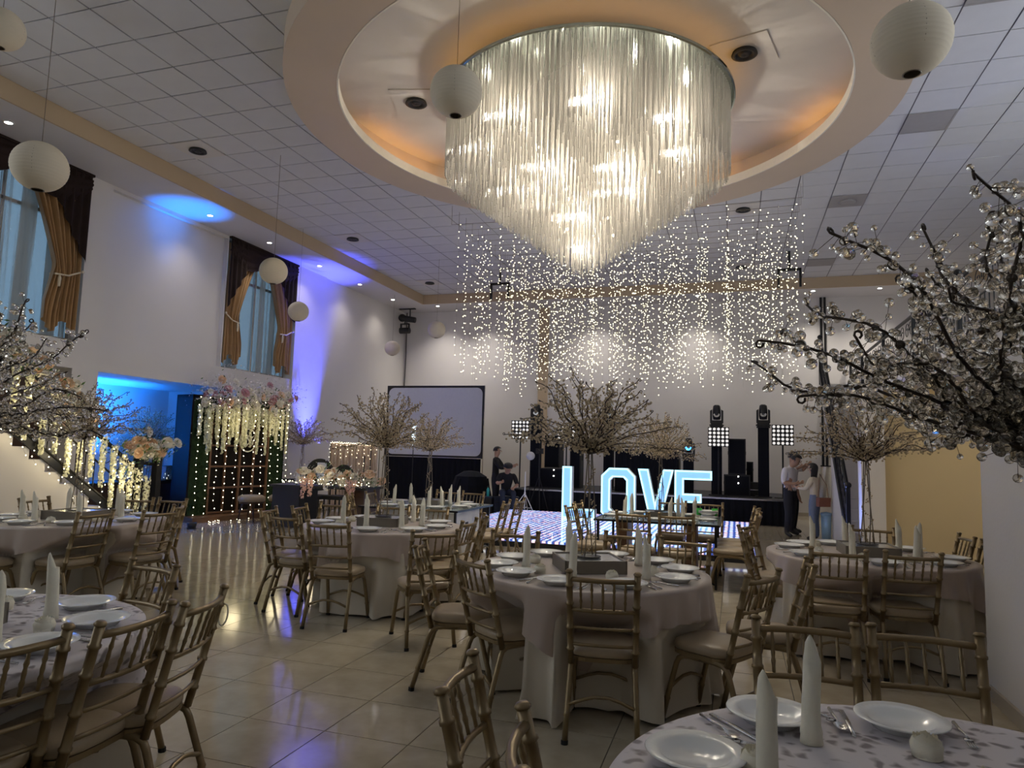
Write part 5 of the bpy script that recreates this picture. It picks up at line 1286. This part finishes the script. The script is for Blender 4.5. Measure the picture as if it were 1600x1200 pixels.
t = thing('bottle', 'teal drinking bottle beside the seated man', 'bottle', (-5.95, 16.75, .40)); MB().lathe([(0, 0), (.04, 0), (.04, .17), (.02, .2), (.02, .23), (0, .23)], 14).build('bottle_body', 'teal_plastic', t, True); MB().lathe([(.024, .22), (.024, .25), (0, .25)], 12).build('bottle_cap', 'black', t)
t = thing('equipment_case', 'small dark case under the teal bottle', 'case', (-5.95, 16.75, 0)); B(((-.16, -.16, 0), (.16, .16, .38))).build('body', 'black', t); B(((-.17, -.17, .36), (.17, .17, .40))).build('lid', 'jeans_dark', t)
# silver light stand, camera on its stand, flash ball
t = thing('light_stand', 'silver tripod stand held by the seated man', 'stand', (-4.98, 16.75, 0)); MB().tube([(0, 0, .12), (0, 0, 1.05)], .016, 8).build('pole', 'white_plastic', t); MB().ico((0, 0, .52), .03).build('collar', 'white_plastic', t)
for k in range(3): a = k*2*PI/3-.5; MB().tube([(0, 0, .52), (.36*math.cos(a), .36*math.sin(a), .012)], .011, 6).build('leg', 'white_plastic', t); MB().tube([(0, 0, .16), (.24*math.cos(a), .24*math.sin(a), .17)], .007, 5).build('brace', 'white_plastic', t)
t = thing('camera_tripod', 'black video camera on a tripod left of the stage', 'camera', (-4.72, 17.1, 0)); B(((-.09, -.06, 1.50), (.09, .06, 1.64))).build('camera_body', 'black', t); MB().tube([(0, -.06, 1.57), (0, -.18, 1.57)], .04, 10).build('lens', 'black', t); MB().tube([(0, 0, .9), (0, 0, 1.5)], .02, 8).build('column', 'black', t)
for k in range(3): a = k*2*PI/3+.9; MB().tube([(0, 0, .95), (.32*math.cos(a), .32*math.sin(a), .012)], .013, 6).build('leg', 'black', t)
t = thing('globe_lamp', 'white globe diffuser lamp beside the camera operator', 'lamp', (-5.0, 17.25, 0)); MB().ico((0, 0, 1.44), .11, 2).build('globe', 'white_plastic', t, True); MB().tube([(0, 0, .03), (0, 0, 1.34)], .011, 6).build('pole', 'black', t); MB().lathe([(0, .03), (.16, .02), (.16, 0), (0, 0)][::-1], 20).build('base', 'black', t)
# dark draped gear left of the stage, small fan on top of it
t = thing('draped_case', 'pile of gear under a black cloth left of the stage', 'case', (-6.75, 17.6, 0))
MB().lathe([(.62, 0), (.58, .3), (.50, .62), (.42, .85), (.2, .98), (0, 1.0)], 14).build('cloth', 'black_cloth', t); 
for k in range(3): a = k*2.1; MB().tube([(.56*math.cos(a), .56*math.sin(a), .30), (.45*math.cos(a+.2), .45*math.sin(a+.2), .8)], .03, 5).build('fold', 'black_cloth', t)
# white cloth and blue bin hanging by the right stair
t = thing('hanging_cloth', 'white cloth hanging from the rail by the right staircase', 'cloth', (1.60, 15.0, 0)); MB().grid(lambda u, v: (.02+.24*u-.14*v*(1-u), .03*math.sin(u*14), 1.42-.76*v+.10*u*v), 20, 10).build('cloth_sheet', 'rose_white', t, True); MB().tube([(0, 0, 1.43), (.28, 0, 1.43)], .012, 6).build('peg_rail', 'black_iron', t)
MB().tube([(.27, .02, 0), (.27, .02, 1.43)], .012, 6).build('rail_post', 'black_iron', t)
t = thing('blue_bin', 'tall light blue bin beside the right staircase', 'bin', (1.66, 14.75, 0)); MB().lathe([(0, 0), (.08, 0), (.095, .5), (.088, .5), (.075, .02), (0, .02)], 18).build('bin_body', 'pale_blue', t, True); MB().lathe([(.095, .49), (.105, .5), (.105, .53), (.095, .54), (0, .56)], 18).build('lid', 'pale_blue', t, True)
